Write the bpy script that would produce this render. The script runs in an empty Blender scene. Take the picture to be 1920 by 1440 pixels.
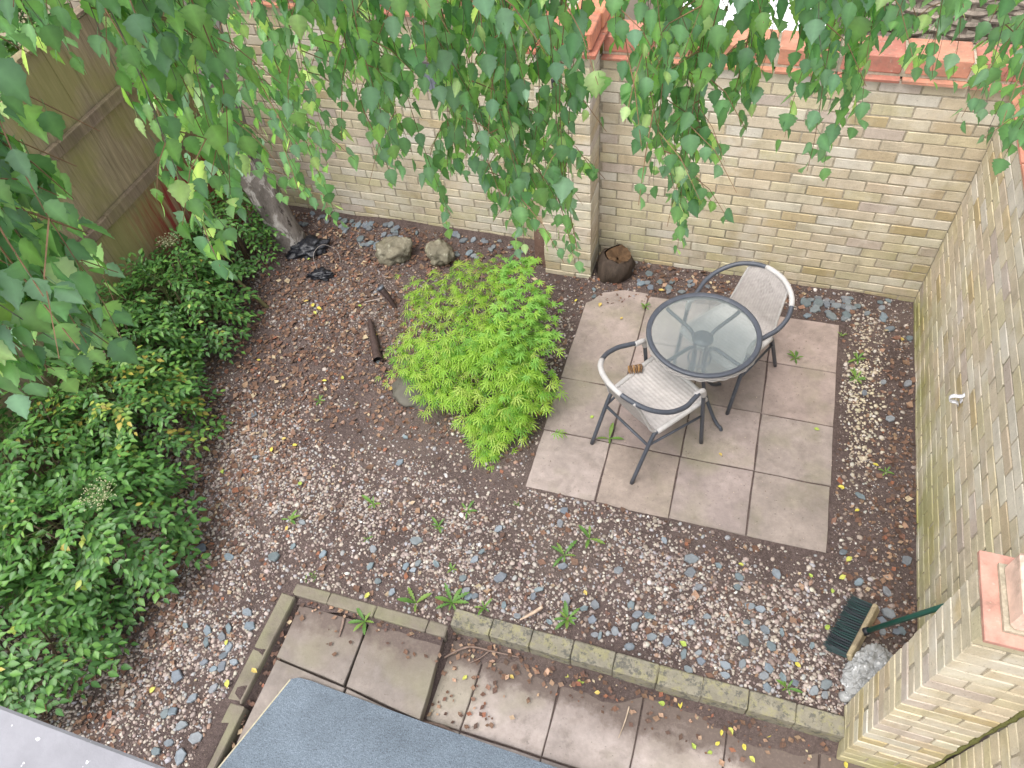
import bpy, math, random
import numpy as np
from mathutils import Matrix, Vector
rnd = random.Random(11); nr = np.random.default_rng(5)
scene = bpy.context.scene
COL = scene.collection
STRANDS=[(-2.229,-3.781,3.268),(-2.187,-3.851,3.269),(-2.139,-3.87,3.31),(-2.144,-3.81,3.335),(-2.133,-3.888,3.264),(-2.266,-3.819,3.188),(-2.263,-3.778,3.199),(-2.168,-3.892,3.25),(-2.184,-3.807,3.313),(-2.149,-3.732,3.254),(-2.152,-3.756,3.251),(-2.141,-3.78,3.322),(-2.121,-3.774,3.269),(-2.124,-3.78,3.272),(-2.103,-3.793,3.256),(-2.192,-3.748,3.21),(-2.2,-3.716,3.21),(-2.248,-3.708,3.307),(-2.139,-3.771,3.376),(-2.199,-3.731,3.29),(-2.213,-3.681,3.303),(-2.186,-3.73,3.317),(-2.177,-3.746,3.285),(-2.223,-3.67,3.325),(-2.233,-3.728,3.248),(-2.229,-3.708,3.314),(-2.246,-3.65,3.142),(-2.337,-3.547,3.451),(-2.301,-3.368,3.502),(-2.417,-3.351,3.453),(-2.228,-3.331,3.165),(-2.296,-3.32,3.01),(-2.226,-3.346,3.058),(-2.274,-3.248,3.084),(-2.192,-3.337,3.369),(-2.176,-3.32,3.397),(-2.242,-3.282,3.36),(-2.336,-3.13,3.288),(-2.287,-3.218,3.26),(-2.26,-3.151,3.159),(-2.4,-3.075,3.167),(-2.649,-2.927,2.892),(-2.327,-2.924,2.993),(-2.442,-2.851,2.966),(-2.26,-2.893,3.053),(-2.286,-2.864,2.948),(-2.483,-2.649,2.917),(-2.473,-2.644,2.682),(-2.384,-2.887,2.99),(-2.635,-2.489,2.373),(-2.732,-2.48,2.43),(-2.433,-2.756,2.571),(-2.415,-2.828,2.713),(-2.574,-2.76,2.653),(-2.122,-2.896,2.948),(-2.277,-2.553,2.683),(-2.084,-2.977,3.188),(-2.281,-2.721,3.031),(-2.103,-2.844,2.948),(-1.984,-3.113,3.151),(-2.185,-2.803,2.777),(-2.046,-2.979,2.985),(-2.175,-2.745,2.825),(-2.064,-2.881,2.924),(-1.903,-2.943,3.027),(-2.241,-2.461,2.855),(-2.122,-2.471,2.873),(-1.952,-2.824,2.96),(-1.905,-2.991,3.198),(-2.004,-2.716,2.885),(-2.047,-2.753,2.627),(-1.991,-2.87,2.763),(-1.976,-2.685,2.823),(-1.854,-2.981,3.0),(-1.861,-2.75,2.852),(-1.88,-2.859,2.777),(-1.874,-2.725,2.791),(-1.912,-2.737,2.925),(-2.054,-2.53,2.778),(-2.026,-2.64,2.717),(-1.922,-2.725,2.834),(-1.781,-2.951,2.761),(-1.814,-2.846,2.759),(-1.827,-2.76,2.639),(-1.805,-2.839,2.635),(-1.836,-2.782,2.656),(-1.765,-2.672,2.808),(-1.815,-2.653,2.632),(-1.674,-2.899,2.849),(-1.83,-2.567,2.56),(-1.834,-2.709,2.918),(-1.755,-2.957,3.06),(-1.828,-2.5,2.566),(-1.865,-2.656,2.701),(-1.929,-2.501,2.515),(-1.791,-2.844,2.783),(-1.726,-2.726,2.534),(-1.738,-2.759,2.646),(-1.717,-2.782,2.704),(-1.773,-2.954,3.257),(-1.691,-3.078,3.271),(-1.722,-2.699,3.006),(-1.79,-3.11,3.31),(-1.671,-3.029,3.275),(-1.846,-2.813,3.042),(-1.911,-2.735,3.111),(-1.59,-2.837,3.239),(-1.651,-2.758,3.195),(-1.582,-2.487,2.778),(-1.518,-2.441,2.657),(-1.518,-2.589,2.865),(-1.498,-2.769,2.989),(-1.538,-2.709,2.925),(-1.477,-2.77,2.851),(-1.464,-2.677,2.918),(-1.518,-2.859,3.018),(-1.405,-2.786,2.919),(-1.432,-2.871,2.894),(-1.421,-2.681,2.673),(-1.42,-2.676,2.674),(-1.421,-2.756,2.657),(-1.417,-2.668,2.623),(-1.423,-2.93,3.228),(-1.536,-2.625,3.093),(-1.461,-2.911,3.239),(-1.324,-2.69,3.016),(-1.465,-2.825,3.18),(-1.432,-2.748,3.153),(-1.492,-2.587,2.918),(-1.428,-2.524,3.017),(-1.316,-2.703,3.063),(-1.314,-2.535,2.953),(-1.32,-2.707,3.053),(-1.326,-2.556,2.998),(-1.339,-2.587,3.021),(-1.245,-2.713,3.115),(-1.173,-2.636,3.067),(-1.176,-2.791,3.191),(-1.158,-2.602,3.123),(-1.202,-2.546,3.106),(-1.156,-2.627,3.068),(-1.185,-2.69,3.169),(-1.199,-2.609,3.023),(-1.109,-2.633,2.873),(-1.191,-2.742,2.988),(-1.169,-2.729,2.904),(-1.078,-2.669,2.999),(-1.11,-2.57,3.07),(-1.081,-2.707,3.049),(-1.098,-2.597,3.074),(-1.14,-2.761,3.16),(-1.06,-2.54,3.166),(-1.083,-2.788,3.286),(-0.918,-2.356,2.982),(-0.962,-2.688,3.132),(-0.931,-2.387,2.997),(-0.909,-2.576,3.063),(-0.91,-2.489,3.035),(-0.862,-2.66,3.028),(-0.785,-2.755,3.09),(-0.732,-2.34,2.854),(-0.843,-2.621,3.096),(-0.74,-2.469,3.028),(-0.791,-2.316,2.885),(-0.829,-2.526,2.959),(-0.7,-2.641,2.958),(-0.729,-2.694,3.02),(-0.766,-2.54,2.913),(-0.76,-2.556,2.976),(-0.772,-2.716,2.981),(-0.72,-2.684,2.966),(-0.618,-2.426,2.82),(-2.127,-3.819,3.289),(-2.069,-3.824,3.298),(-2.123,-3.856,3.291),(-2.132,-3.845,3.252),(-2.12,-3.766,3.242),(-2.189,-3.801,3.24),(-2.141,-3.8,3.236),(-2.405,-3.363,3.428),(-2.4,-3.309,3.4),(-2.492,-3.385,3.453),(-2.254,-3.484,3.494),(-2.361,-3.403,3.486),(-2.168,-3.348,3.172),(-2.258,-3.375,3.0),(-2.173,-3.451,3.109),(-2.133,-3.389,3.189),(-2.148,-3.355,3.145),(-2.214,-3.209,3.12),(-2.328,-3.046,3.073),(-2.391,-3.134,3.025),(-2.218,-3.21,3.115),(-2.217,-3.21,3.269),(-2.16,-3.768,3.332),(-2.133,-3.817,3.323),(-2.127,-3.808,3.29),(-2.153,-3.766,3.3),(-2.095,-3.856,3.322),(-1.877,-3.08,3.296),(-1.759,-2.809,3.217),(-1.75,-2.782,3.193),(-1.862,-2.915,3.259),(-2.241,-2.848,3.078),(-2.312,-2.856,3.084),(-2.01,-3.007,3.166),(-1.869,-2.947,3.143),(-1.962,-2.863,2.89),(-2.1,-3.74,3.353),(-2.051,-3.803,3.282),(-2.08,-3.807,3.287)]
LACY=[(-3.248,-0.956,0.33),(-3.065,-0.838,0.36),(-2.921,-0.735,0.36),(-3.28,-1.092,0.3),(-3.057,-1.12,0.38),(-2.862,-1.044,0.45),(-2.811,-1.284,0.48),(-2.742,-0.996,0.48),(-3.107,-1.38,0.3),(-3.194,-1.477,0.25),(-2.931,-1.504,0.38),(-2.984,-1.562,0.27),(-3.14,-1.587,0.2),(-2.829,-1.449,0.45),(-2.703,-1.326,0.5),(-2.773,-1.541,0.36),(-2.646,-1.506,0.46),(-2.824,-1.671,0.2),(-2.953,-1.693,0.16),(-2.69,-1.663,0.26),(-2.545,-1.565,0.4),(-2.603,-1.74,0.16),(-2.471,-1.669,0.28),(-2.398,-1.558,0.3),(-2.403,-1.408,0.36),(-2.474,-1.757,0.14),(-2.355,-1.665,0.2),(-2.557,-1.792,0.1),(-2.541,-1.874,0.06),(-2.53,-1.925,0.04),(-2.32,-1.541,0.22),(-2.577,-1.435,0.5),(-2.46,-1.511,0.36),(-2.407,-1.748,0.12)]
PALM=[(-2.698,-0.773,0.5),(-2.599,-0.724,0.5),(-2.72,-0.883,0.5),(-2.532,-0.94,0.52),(-2.456,-0.963,0.46),(-2.427,-0.947,0.4),(-2.567,-1.113,0.56),(-2.426,-1.119,0.5),(-2.397,-1.114,0.4),(-2.608,-1.266,0.56),(-2.462,-1.289,0.52),(-2.365,-1.221,0.42),(-2.37,-1.191,0.36),(-2.525,-1.382,0.48),(-2.4,-1.35,0.4),(-2.375,-1.263,0.36),(-2.509,-1.512,0.4),(-2.371,-1.518,0.34),(-2.469,-1.402,0.44),(-2.346,-1.434,0.3),(-2.391,-1.596,0.24),(-2.441,-1.59,0.3),(-2.344,-1.464,0.2),(-2.39,-1.678,0.16),(-2.593,-1.439,0.5)]
SLATES=[(-2.737,-2.636,1.5),(-2.285,-2.436,1.2),(-1.942,-2.218,1.1),(-1.944,-2.306,1.2),(-2.183,-2.719,1.5),(-1.86,-2.561,1.1),(-1.791,-2.737,1.4),(-1.954,-2.728,1.1),(-1.971,-2.774,0.9),(-2.345,-2.845,1.1),(-2.387,-2.782,0.9),(-2.731,-2.801,1),(-2.669,-2.764,0.9),(-2.683,-2.812,0.9),(-2.935,-2.857,1.2),(-2.965,-2.751,1.1),(-2.567,-2.74,1.1),(-2.36,-2.656,1.2),(-2.331,-2.597,1),(-2.75,-2.97,1.1),(-2.851,-2.932,0.8),(-2.321,-2.877,1),(-2.288,-2.862,0.9),(-2.113,-2.868,1),(-1.684,-2.764,1.1),(-1.63,-2.73,1.1),(-1.627,-2.816,1.1),(-1.847,-2.887,0.9),(-2.024,-2.905,0.9),(-1.442,-2.681,1.1),(-1.399,-2.722,1.1),(-1.342,-2.715,1),(-1.322,-2.718,0.8),(-1.399,-2.791,1.1),(-1.495,-2.842,1.1),(-1.594,-2.891,0.9),(-1.566,-2.889,0.9),(-1.301,-2.823,1.2),(-1.221,-2.83,1.2),(-1.404,-2.905,1.1),(-1.254,-2.954,1),(-1.55,-2.503,1.2),(-1.339,-2.26,1),(-1.173,-2.334,1.7),(-1.166,-2.414,1.3),(-1.023,-2.333,1),(-0.908,-2.37,1.1),(-0.909,-2.431,0.8),(-1.11,-2.489,1.1),(-0.716,-2.298,1.4),(-0.831,-2.521,1.2),(-0.778,-2.521,1.2),(-1.042,-2.637,0.9),(-1.118,-2.692,0.8),(-0.742,-2.628,1.1),(-0.837,-2.61,0.8),(-0.842,-2.711,1.3),(-0.702,-2.706,1.2),(-0.657,-2.616,0.9),(-0.597,-2.733,1.1),(-0.504,-2.642,0.9),(-1.126,-2.869,1.2),(-1.222,-2.824,1.1),(-1.037,-2.878,1),(-1.093,-2.936,1),(-0.914,-2.863,1.3),(-0.833,-2.834,1.1),(-0.908,-2.913,1.1),(-0.723,-2.866,1.1),(-0.704,-2.82,1.1),(-0.632,-2.845,1.1),(-0.702,-2.92,1),(-0.423,-2.821,1.3),(-0.479,-2.869,1.2),(-0.428,-2.875,0.9),(-1.053,-2.84,0.8),(-0.574,-2.856,0.9),(-0.14,-2.365,1.5),(-0.173,-2.413,1),(-0.152,-2.247,1.2),(-0.051,-2.036,1.2),(-0.292,-2.229,1.1),(-0.38,-2.076,1),(-0.167,-2.475,0.9),(-0.078,-2.444,1),(-0.103,-2.457,0.9),(-0.303,-1.691,1.2),(-0.147,-1.085,1.2),(-0.048,-0.784,1.3),(-0.192,-0.805,0.9),(-0.302,-0.912,0.9),(-0.155,-0.312,1.3),(-0.031,-0.368,1),(-0.304,-0.204,1.1),(-0.2,-0.231,1.2),(-0.168,-0.041,1),(-3.983,-3.025,1.5),(-3.793,-3.028,1.3),(-3.523,-2.954,1.4),(-4.212,-3.427,1.3),(-3.505,-3.302,1.4),(-3.45,-3.366,1.4),(-3.562,-3.413,1.3),(-3.676,-3.455,1.2),(-3.646,-3.515,1.2),(-3.573,-3.463,1.1),(-3.506,-3.506,1.3),(-3.512,-3.552,1),(-3.436,-3.566,1.1),(-3.49,-3.606,1.2),(-3.526,-3.631,0.9),(-3.6,-3.616,0.9),(-3.708,-3.721,1.6),(-3.47,-3.721,1.2),(-3.556,-3.797,1.3),(-3.622,-3.886,1.2),(-3.651,-3.908,1),(-3.531,-3.933,1.3),(-3.424,-3.963,1.5),(-3.456,-4.064,1.7),(-3.592,-4.078,1.1),(-3.546,-4.025,1),(-3.81,-3.467,1),(-3.445,-2.862,1),(-3.247,-2.862,1.1),(-3.466,-2.703,1),(-3.988,-2.362,0.9),(-4.172,-2.055,1),(-3.044,-2.154,1.1),(-3.086,-1.962,0.9),(-2.432,-1.702,1.1),(-3.52,-1.414,0.9),(-0.642,-0.187,1.21),(-0.428,-0.189,1.19),(-0.602,-0.155,0.94),(-0.691,-0.306,1.13),(-0.45,-0.115,1.11),(-0.578,-0.13,1.2),(-0.437,-0.259,1.55),(-0.533,-0.288,1.65),(-0.56,-0.25,0.94),(-0.508,-0.176,1.5),(-0.536,-0.143,0.94),(-0.453,-0.087,1.28),(-0.627,-0.166,1.49),(-0.437,-0.115,1.42),(-0.636,-0.229,1.22),(-0.682,-0.147,1.07),(-0.456,-0.174,1.08),(-0.451,-0.288,1.26),(-0.69,-0.156,0.97),(-0.63,-0.118,1.09),(-0.649,-0.235,1.61),(-0.503,-0.166,1.23),(-0.571,-0.172,1.17),(-0.712,-0.181,1.67),(-0.397,-0.173,1.08),(-0.219,-0.072,0.86),(-0.368,-0.144,0.97),(-0.194,-0.199,1.22),(-0.426,-0.079,1.13),(-0.21,-0.124,1.05),(-0.428,-0.157,1.26),(-1.803,-0.264,1.28),(-1.97,-0.127,0.79),(-1.88,-0.242,1.26),(-1.836,-0.224,1.16),(-1.901,-0.216,0.72),(-1.84,-0.128,1.25),(-1.507,-0.169,0.78),(-1.671,-0.243,1.12),(-1.744,-0.195,1.01),(-1.532,-0.184,0.83),(-1.531,-0.141,0.88),(-1.575,-0.258,1.09),(-1.401,-0.165,0.84),(-1.667,-0.279,1.12),(-1.659,-0.171,1.0),(-2.201,-0.388,0.85),(-2.186,-0.457,0.84),(-4.409,-0.131,1.19),(-4.018,-0.002,1.46),(-3.942,-0.091,1.04),(-3.823,-0.001,1.47),(-4.301,-0.068,1.43),(-4.157,-0.285,1.25),(-4.328,-0.075,1.19),(-3.93,-0.236,1.0),(-4.199,-0.044,1.58),(-4.383,-0.026,0.94),(-4.104,-0.256,1.52),(-3.882,-0.242,1.55),(-4.243,-0.044,1.56),(-4.0,0.059,1.37),(-4.185,-0.097,1.13),(-4.373,-0.007,1.1),(-4.122,-0.279,0.99),(-3.84,0.031,1.15),(-3.85,-0.178,1.2),(-4.379,-0.171,1.16),(-3.87,0.03,1.15),(-3.906,0.079,1.19),(-3.863,-0.162,0.93),(-4.45,-0.043,1.54),(-4.209,-0.228,1.53),(-4.225,-0.07,1.57),(-4.051,-0.031,1.4),(-4.239,-0.074,0.9),(-3.878,-0.215,1.34),(-3.877,0.087,1.06),(-4.045,-0.263,1.57),(-4.198,-0.057,1.2),(-4.038,-0.252,1.03),(-3.872,-0.155,1.48),(-4.461,-0.054,0.9),(-4.656,-0.033,1.17),(-4.764,-0.014,1.15),(-4.717,0.029,0.72),(-4.573,-0.007,1.29),(-4.38,-0.129,0.86),(-4.774,0.01,1.0),(-4.501,-0.022,0.84),(-4.591,-0.083,1.1),(-4.444,-0.109,1.1),(-3.368,-0.228,1.08),(-3.279,-0.049,1.34),(-3.413,-0.033,1.05),(-3.353,-0.239,1.25),(-3.354,-0.073,1.5),(-3.315,-0.007,1.39),(-3.184,-0.238,0.96),(-3.259,-0.197,1.4),(-3.205,0.083,1.08),(-3.445,-0.02,1.48),(-3.213,-0.224,1.12),(-3.175,-0.053,1.06),(-2.856,-0.1,0.76),(-2.947,-0.067,0.83),(-3.066,-0.015,0.82),(-3.091,-0.095,1.09),(-3.142,-0.01,0.9),(-2.933,0.005,0.89),(-3.103,-0.129,1.03),(-3.198,-0.037,0.94),(-2.965,-0.074,0.75),(-3.972,-0.155,1.15),(-3.966,-0.075,1.47),(-3.936,-0.122,1.11),(-3.881,-0.17,1.5),(-3.95,-0.05,1.34),(-4.015,-0.024,1.44),(-3.882,-0.161,1.14),(-3.768,-0.065,1.0),(-4.03,-0.138,1.28),(-3.788,0.006,1.27),(-4.75,-0.158,0.79),(-4.764,-0.165,1.26),(-4.8,-0.165,1.18),(-4.674,-0.067,0.78)]
YELLOW=[(-4.246,-1.016),(-4.191,-1.089),(-4.178,-1.041),(-4.319,-0.992),(-3.821,-1.67),(-3.711,-1.61),(-3.327,-1.623),(-3.071,-1.714),(-3.862,-2.189),(-3.769,-2.213),(-3.903,-2.285),(-3.596,-2.467),(-3.531,-2.769),(-3.636,-1.192),(-3.877,-0.95),(-2.341,-1.456),(-2.202,-1.422),(-2.734,-1.743),(-2.317,-1.781),(-4.139,-2.518),(-4.399,-1.603),(-4.523,-0.548),(-1.942,-0.631),(-1.941,-1.523),(-2.305,-0.522),(-1.718,-0.289),(-0.572,-1.279),(-0.413,-1.665),(-0.542,-2.266),(-0.908,-2.301),(-0.424,-2.322),(-0.379,-2.231),(-0.439,-2.531),(-1.139,-2.821),(-0.568,-2.767),(-1.696,-2.682),(-2.874,-3.03),(-3.225,-3.134),(-2.293,-3.027),(-0.351,-2.117),(-0.227,-1.458),(-0.081,-0.404),(-0.32,-1.796),(-3.523,-3.489),(-3.937,-3.067),(-3.785,-3.821),(-3.294,-3.579),(-4.159,-3.412),(-1.518,-3.147),(-1.696,-3.108),(-1.613,-3.113),(-1.517,-3.091),(-0.835,-3.143),(-0.879,-3.163),(-0.89,-3.218),(-0.921,-3.27),(-0.763,-3.198),(-0.783,-3.075),(-1.189,-3.107),(-1.097,-3.086),(-0.657,-3.111),(-0.292,-3.142),(-1.001,-3.263),(-2.218,-3.269),(-0.719,-3.243),(-1.113,-1.607),(-1.975,-3.193),(-2.273,-1.562),(-2.121,-0.536),(-3.401,-3.682)]
WEEDS=[(-3.09,-2.472,1.1),(-2.506,-2.374,0.9),(-3.029,-2.704,0.5),(-2.642,-2.51,0.8),(-1.869,-2.489,1.3),(-1.755,-2.355,1.1),(-3.546,-2.706,0.8),(-2.593,-2.991,1.4),(-2.398,-2.931,1.2),(-2.214,-2.911,0.9),(-1.756,-2.846,1.1),(-2.839,-3.158,1.1),(-1.797,-1.658,1.1),(-1.8,-0.474,0.7),(-0.742,-0.729,0.9),(-0.465,-0.454,0.5),(-0.353,-0.636,0.8),(-0.354,-0.808,0.9),(-0.167,-1.488,0.6),(-0.607,-2.892,0.8),(-4.356,-2.215,0.9),(-3.783,-1.829,0.6),(-3.247,-3.01,0.7),(-2.466,-2.746,0.6),(-2.228,-2.245,0.4)]
CAM={'loc':[-1.2766264263029545,-4.249941991934994,3.982429163522289],'rot':[[0.950666777723039,-0.18607251144969103,0.2482130097647957],[0.29834299246835466,0.7676354890789007,-0.5672100270196431],[-0.0849949208995528,0.6132803407817681,0.7852789867504906]],'f':1394.858338765713}
# ------------------------------------------------------------------ camera, sky, sun, exposure
cam_d = bpy.data.cameras.new('camera'); cam = bpy.data.objects.new('camera', cam_d); COL.objects.link(cam)
cam_d.sensor_fit = 'HORIZONTAL'; cam_d.sensor_width = 36.0; cam_d.lens = CAM['f'] * 36.0 / 1920.0
cam_d.clip_start = 0.05; cam_d.clip_end = 400
M = Matrix([r + [l] for r, l in zip(CAM['rot'], CAM['loc'])] + [[0, 0, 0, 1]])
cam.matrix_world = M
scene.camera = cam
CPOS = np.array(CAM['loc']); CROT = np.array(CAM['rot'])
SUN_EL, SUN_ROT = math.radians(66), math.radians(212)
world = bpy.data.worlds.new('World'); scene.world = world; world.use_nodes = True
wn = world.node_tree.nodes; wl = world.node_tree.links; wn.clear()
sky = wn.new('ShaderNodeTexSky'); sky.sky_type = 'NISHITA'; sky.sun_disc = False
sky.sun_elevation = SUN_EL; sky.sun_rotation = SUN_ROT; sky.air_density = 1.0; sky.dust_density = 3.0; sky.ozone_density = 1.0
hs = wn.new('ShaderNodeHueSaturation'); hs.inputs['Saturation'].default_value = 0.30   # an overcast sky is nearly white
bgn = wn.new('ShaderNodeBackground'); bgn.inputs['Strength'].default_value = 0.15
wo = wn.new('ShaderNodeOutputWorld')
wl.new(sky.outputs[0], hs.inputs['Color']); wl.new(hs.outputs[0], bgn.inputs[0]); wl.new(bgn.outputs[0], wo.inputs[0])
sd = bpy.data.lights.new('sun', 'SUN'); sd.energy = 1.1; sd.angle = math.radians(38); sd.color = (1.0, 0.97, 0.93)
sun = bpy.data.objects.new('sun', sd); COL.objects.link(sun)
sdir = Vector((math.sin(SUN_ROT) * math.cos(SUN_EL), math.cos(SUN_ROT) * math.cos(SUN_EL), math.sin(SUN_EL)))
sun.rotation_euler = sdir.to_track_quat('Z', 'Y').to_euler(); sun.location = (0, 0, 12)
vs = scene.view_settings; vs.view_transform = 'Standard'; vs.look = 'None'; vs.gamma = 1.0; vs.use_curve_mapping = False
vs.exposure = 1.33
scene.render.engine = 'CYCLES'
scene.cycles.max_bounces = 8; scene.cycles.transparent_max_bounces = 12; scene.cycles.caustics_reflective = False; scene.cycles.caustics_refractive = False
# ------------------------------------------------------------------ helpers
def props(o, label=None, cat=None, group=None, kind=None):
    for k, v in (('label', label), ('category', cat), ('group', group), ('kind', kind)):
        if v: o[k] = v
    return o
def thing(name, label, cat, loc=(0, 0, 0), rotz=0.0, group=None):
    o = bpy.data.objects.new(name, None); COL.objects.link(o); o.empty_display_size = 0.05
    o.matrix_world = Matrix.Translation(loc) @ Matrix.Rotation(rotz, 4, 'Z')
    return props(o, label, cat, group)
def link(name, me, parent=None, mw=None, kind=None, label=None):
    """one object; mw is its place in the scene, also under a parent"""
    o = bpy.data.objects.new(name, me); COL.objects.link(o)
    mw = mw if mw is not None else Matrix.Identity(4)
    if parent is not None:
        o.parent = parent; o.matrix_basis = parent_world(parent).inverted() @ mw
    else: o.matrix_basis = mw
    if kind: o['kind'] = kind
    if label: o['label'] = label
    return o
def parent_world(o):
    m = o.matrix_basis.copy()
    while o.parent is not None: o = o.parent; m = o.matrix_basis @ m
    return m
def np_mesh(name, V, F, mat, tint=None, smooth=False):
    """V (n,3); F list of index tuples or an (m,k) array; tint per vertex (n,3) or one colour"""
    me = bpy.data.meshes.new(name); V = np.asarray(V, dtype=np.float32)
    if isinstance(F, np.ndarray):
        m, k = F.shape; tot = np.full(m, k, np.int32); flat = F.astype(np.int32).ravel()
    else:
        tot = np.array([len(f) for f in F], np.int32); flat = np.array([i for f in F for i in f], np.int32)
    me.vertices.add(len(V)); me.vertices.foreach_set('co', V.ravel())
    me.loops.add(len(flat)); me.loops.foreach_set('vertex_index', flat)
    me.polygons.add(len(tot)); st = np.zeros(len(tot), np.int32); st[1:] = np.cumsum(tot)[:-1]
    me.polygons.foreach_set('loop_start', st); me.polygons.foreach_set('loop_total', tot)
    me.polygons.foreach_set('use_smooth', np.full(len(tot), bool(smooth)))
    if tint is not None:
        t = np.asarray(tint, np.float32)
        if t.ndim == 1: t = np.tile(t, (len(V), 1))
        c = np.ones((len(V), 4), np.float32); c[:, :3] = t
        a = me.attributes.new('tint', 'FLOAT_COLOR', 'POINT'); a.data.foreach_set('color', c.ravel())
    me.update(calc_edges=True); me.validate(); me.materials.append(mat)
    return me
class MB:
    def __init__(s): s.v = []; s.f = []; s.t = []
    def add(s, V, F, tint=(1, 1, 1)):
        n = len(s.v); s.v += [tuple(map(float, q)) for q in V]; s.f += [tuple(int(i) + n for i in q) for q in F]
        s.t += [tint] * len(V); return s
    def box(s, lo, hi, c=0.0, mat=None, tint=(1, 1, 1), jit=0.0, r=rnd):
        V, F = chamfer_box(np.array(lo), np.array(hi), c)
        V = V + np.array([[r.uniform(-jit, jit) for _ in range(3)] for _ in V]) if jit else V
        if mat is not None: V = np.array([tuple(mat @ Vector(q)) for q in V])
        return s.add(V, F, tint)
    def tube(s, pts, rad, n=8, tint=(1, 1, 1), cap=True, sub=0, closed=False):
        P = smooth_path(pts, sub, closed) if sub else np.array(pts, float)
        V, F = sweep(P, rad, n, cap, closed); return s.add(V, F, tint)
    def lathe(s, prof, n=24, c=(0, 0, 0), tint=(1, 1, 1)):
        V = []; F = []
        for (r, z) in prof:
            for k in range(n):
                a = 2 * math.pi * k / n; V.append((c[0] + r * math.cos(a), c[1] + r * math.sin(a), c[2] + z))
        for i in range(len(prof) - 1):
            for k in range(n): F.append((i * n + k, i * n + (k + 1) % n, (i + 1) * n + (k + 1) % n, (i + 1) * n + k))
        return s.add(V, F, tint)
    def build(s, name, mat, parent=None, smooth=False, mw=None, kind=None, label=None):
        me = np_mesh(name, s.v, s.f, mat, np.array(s.t, np.float32), smooth)
        return link(name, me, parent, mw, kind, label)
def chamfer_box(lo, hi, c):
    lo = np.array(lo, float); hi = np.array(hi, float)
    if c <= 0:
        V = np.array([(x, y, z) for z in (lo[2], hi[2]) for y in (lo[1], hi[1]) for x in (lo[0], hi[0])])
        return V, [(0, 2, 3, 1), (4, 5, 7, 6), (0, 1, 5, 4), (2, 6, 7, 3), (0, 4, 6, 2), (1, 3, 7, 5)]
    V = []; idx = {}
    for sx in (0, 1):
        for sy in (0, 1):
            for sz in (0, 1):
                co = np.array([(lo, hi)[sx][0], (lo, hi)[sy][1], (lo, hi)[sz][2]]); sg = np.array([1 - 2 * sx, 1 - 2 * sy, 1 - 2 * sz])
                for ax in range(3):
                    q = co + sg * c; q[ax] = co[ax]; idx[(sx, sy, sz, ax)] = len(V); V.append(q)
    F = []
    for ax in range(3):
        for s in (0, 1):
            o = [a for a in range(3) if a != ax]; L = []
            for (a, b) in ((0, 0), (1, 0), (1, 1), (0, 1)):
                k = [0, 0, 0]; k[ax] = s; k[o[0]] = a; k[o[1]] = b; L.append(idx[(*k, ax)])
            F.append(tuple(L) if (s == 1) ^ (ax == 1) else tuple(L[::-1]))
    for ax in range(3):
        o = [a for a in range(3) if a != ax]
        for a in (0, 1):
            for b in (0, 1):
                k0 = [0, 0, 0]; k0[o[0]] = a; k0[o[1]] = b; k1 = list(k0); k1[ax] = 1
                q = (idx[(*k0, o[0])], idx[(*k1, o[0])], idx[(*k1, o[1])], idx[(*k0, o[1])])
                F.append(q)
    for sx in (0, 1):
        for sy in (0, 1):
            for sz in (0, 1): F.append(tuple(idx[(sx, sy, sz, a)] for a in range(3)))
    V = np.array(V); ctr = (lo + hi) / 2; G = []
    for q in F:
        P = V[list(q)]; nn = np.cross(P[1] - P[0], P[2] - P[0])
        G.append(q if nn @ (P.mean(0) - ctr) > 0 else q[::-1])
    return V, G
def smooth_path(pts, sub, closed=False):
    P = np.array(pts, float); n = len(P); out = []
    rng = range(n) if closed else range(n - 1)
    for i in rng:
        p0, p1, p2, p3 = (P[(i - 1) % n], P[i], P[(i + 1) % n], P[(i + 2) % n]) if closed else (P[max(i - 1, 0)], P[i], P[i + 1], P[min(i + 2, n - 1)])
        for k in range(sub):
            t = k / sub
            out.append(0.5 * (2 * p1 + (p2 - p0) * t + (2 * p0 - 5 * p1 + 4 * p2 - p3) * t * t + (3 * p1 - p0 - 3 * p2 + p3) * t ** 3))
    if not closed: out.append(P[-1])
    return np.array(out)
def sweep(P, rad, n=8, cap=True, closed=False):
    m = len(P); rad = np.full(m, rad) if np.isscalar(rad) else np.interp(np.linspace(0, 1, m), np.linspace(0, 1, len(rad)), rad)
    T = np.gradient(P, axis=0)
    if closed: T = np.roll(P, -1, 0) - np.roll(P, 1, 0)
    T /= np.linalg.norm(T, axis=1)[:, None] + 1e-12
    u = np.cross(T[0], (0, 0, 1.0)); u = np.cross(T[0], (1.0, 0, 0)) if np.linalg.norm(u) < 1e-3 else u
    V = []
    for i in range(m):
        u = u - (u @ T[i]) * T[i]; u /= np.linalg.norm(u) + 1e-12; w = np.cross(T[i], u)
        for k in range(n):
            a = 2 * math.pi * k / n; V.append(P[i] + rad[i] * (math.cos(a) * u + math.sin(a) * w))
    F = []
    for i in range(m if closed else m - 1):
        j = (i + 1) % m
        for k in range(n): F.append((i * n + k, i * n + (k + 1) % n, j * n + (k + 1) % n, j * n + k))
    if cap and not closed:
        F.append(tuple(range(n))[::-1]); F.append(tuple((m - 1) * n + k for k in range(n)))
    return np.array(V), F
def frame(axis, normal):
    """3x3 with local Y along axis, local Z near normal"""
    y = np.asarray(axis, float); y = y / (np.linalg.norm(y) + 1e-9); z = np.asarray(normal, float); z = z - (z @ y) * y
    if np.linalg.norm(z) < 1e-6: z = np.cross(y, (0.3, 0.5, 0.8))
    z /= np.linalg.norm(z); x = np.cross(y, z)
    return np.stack([x, y, z], 1)
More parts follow.
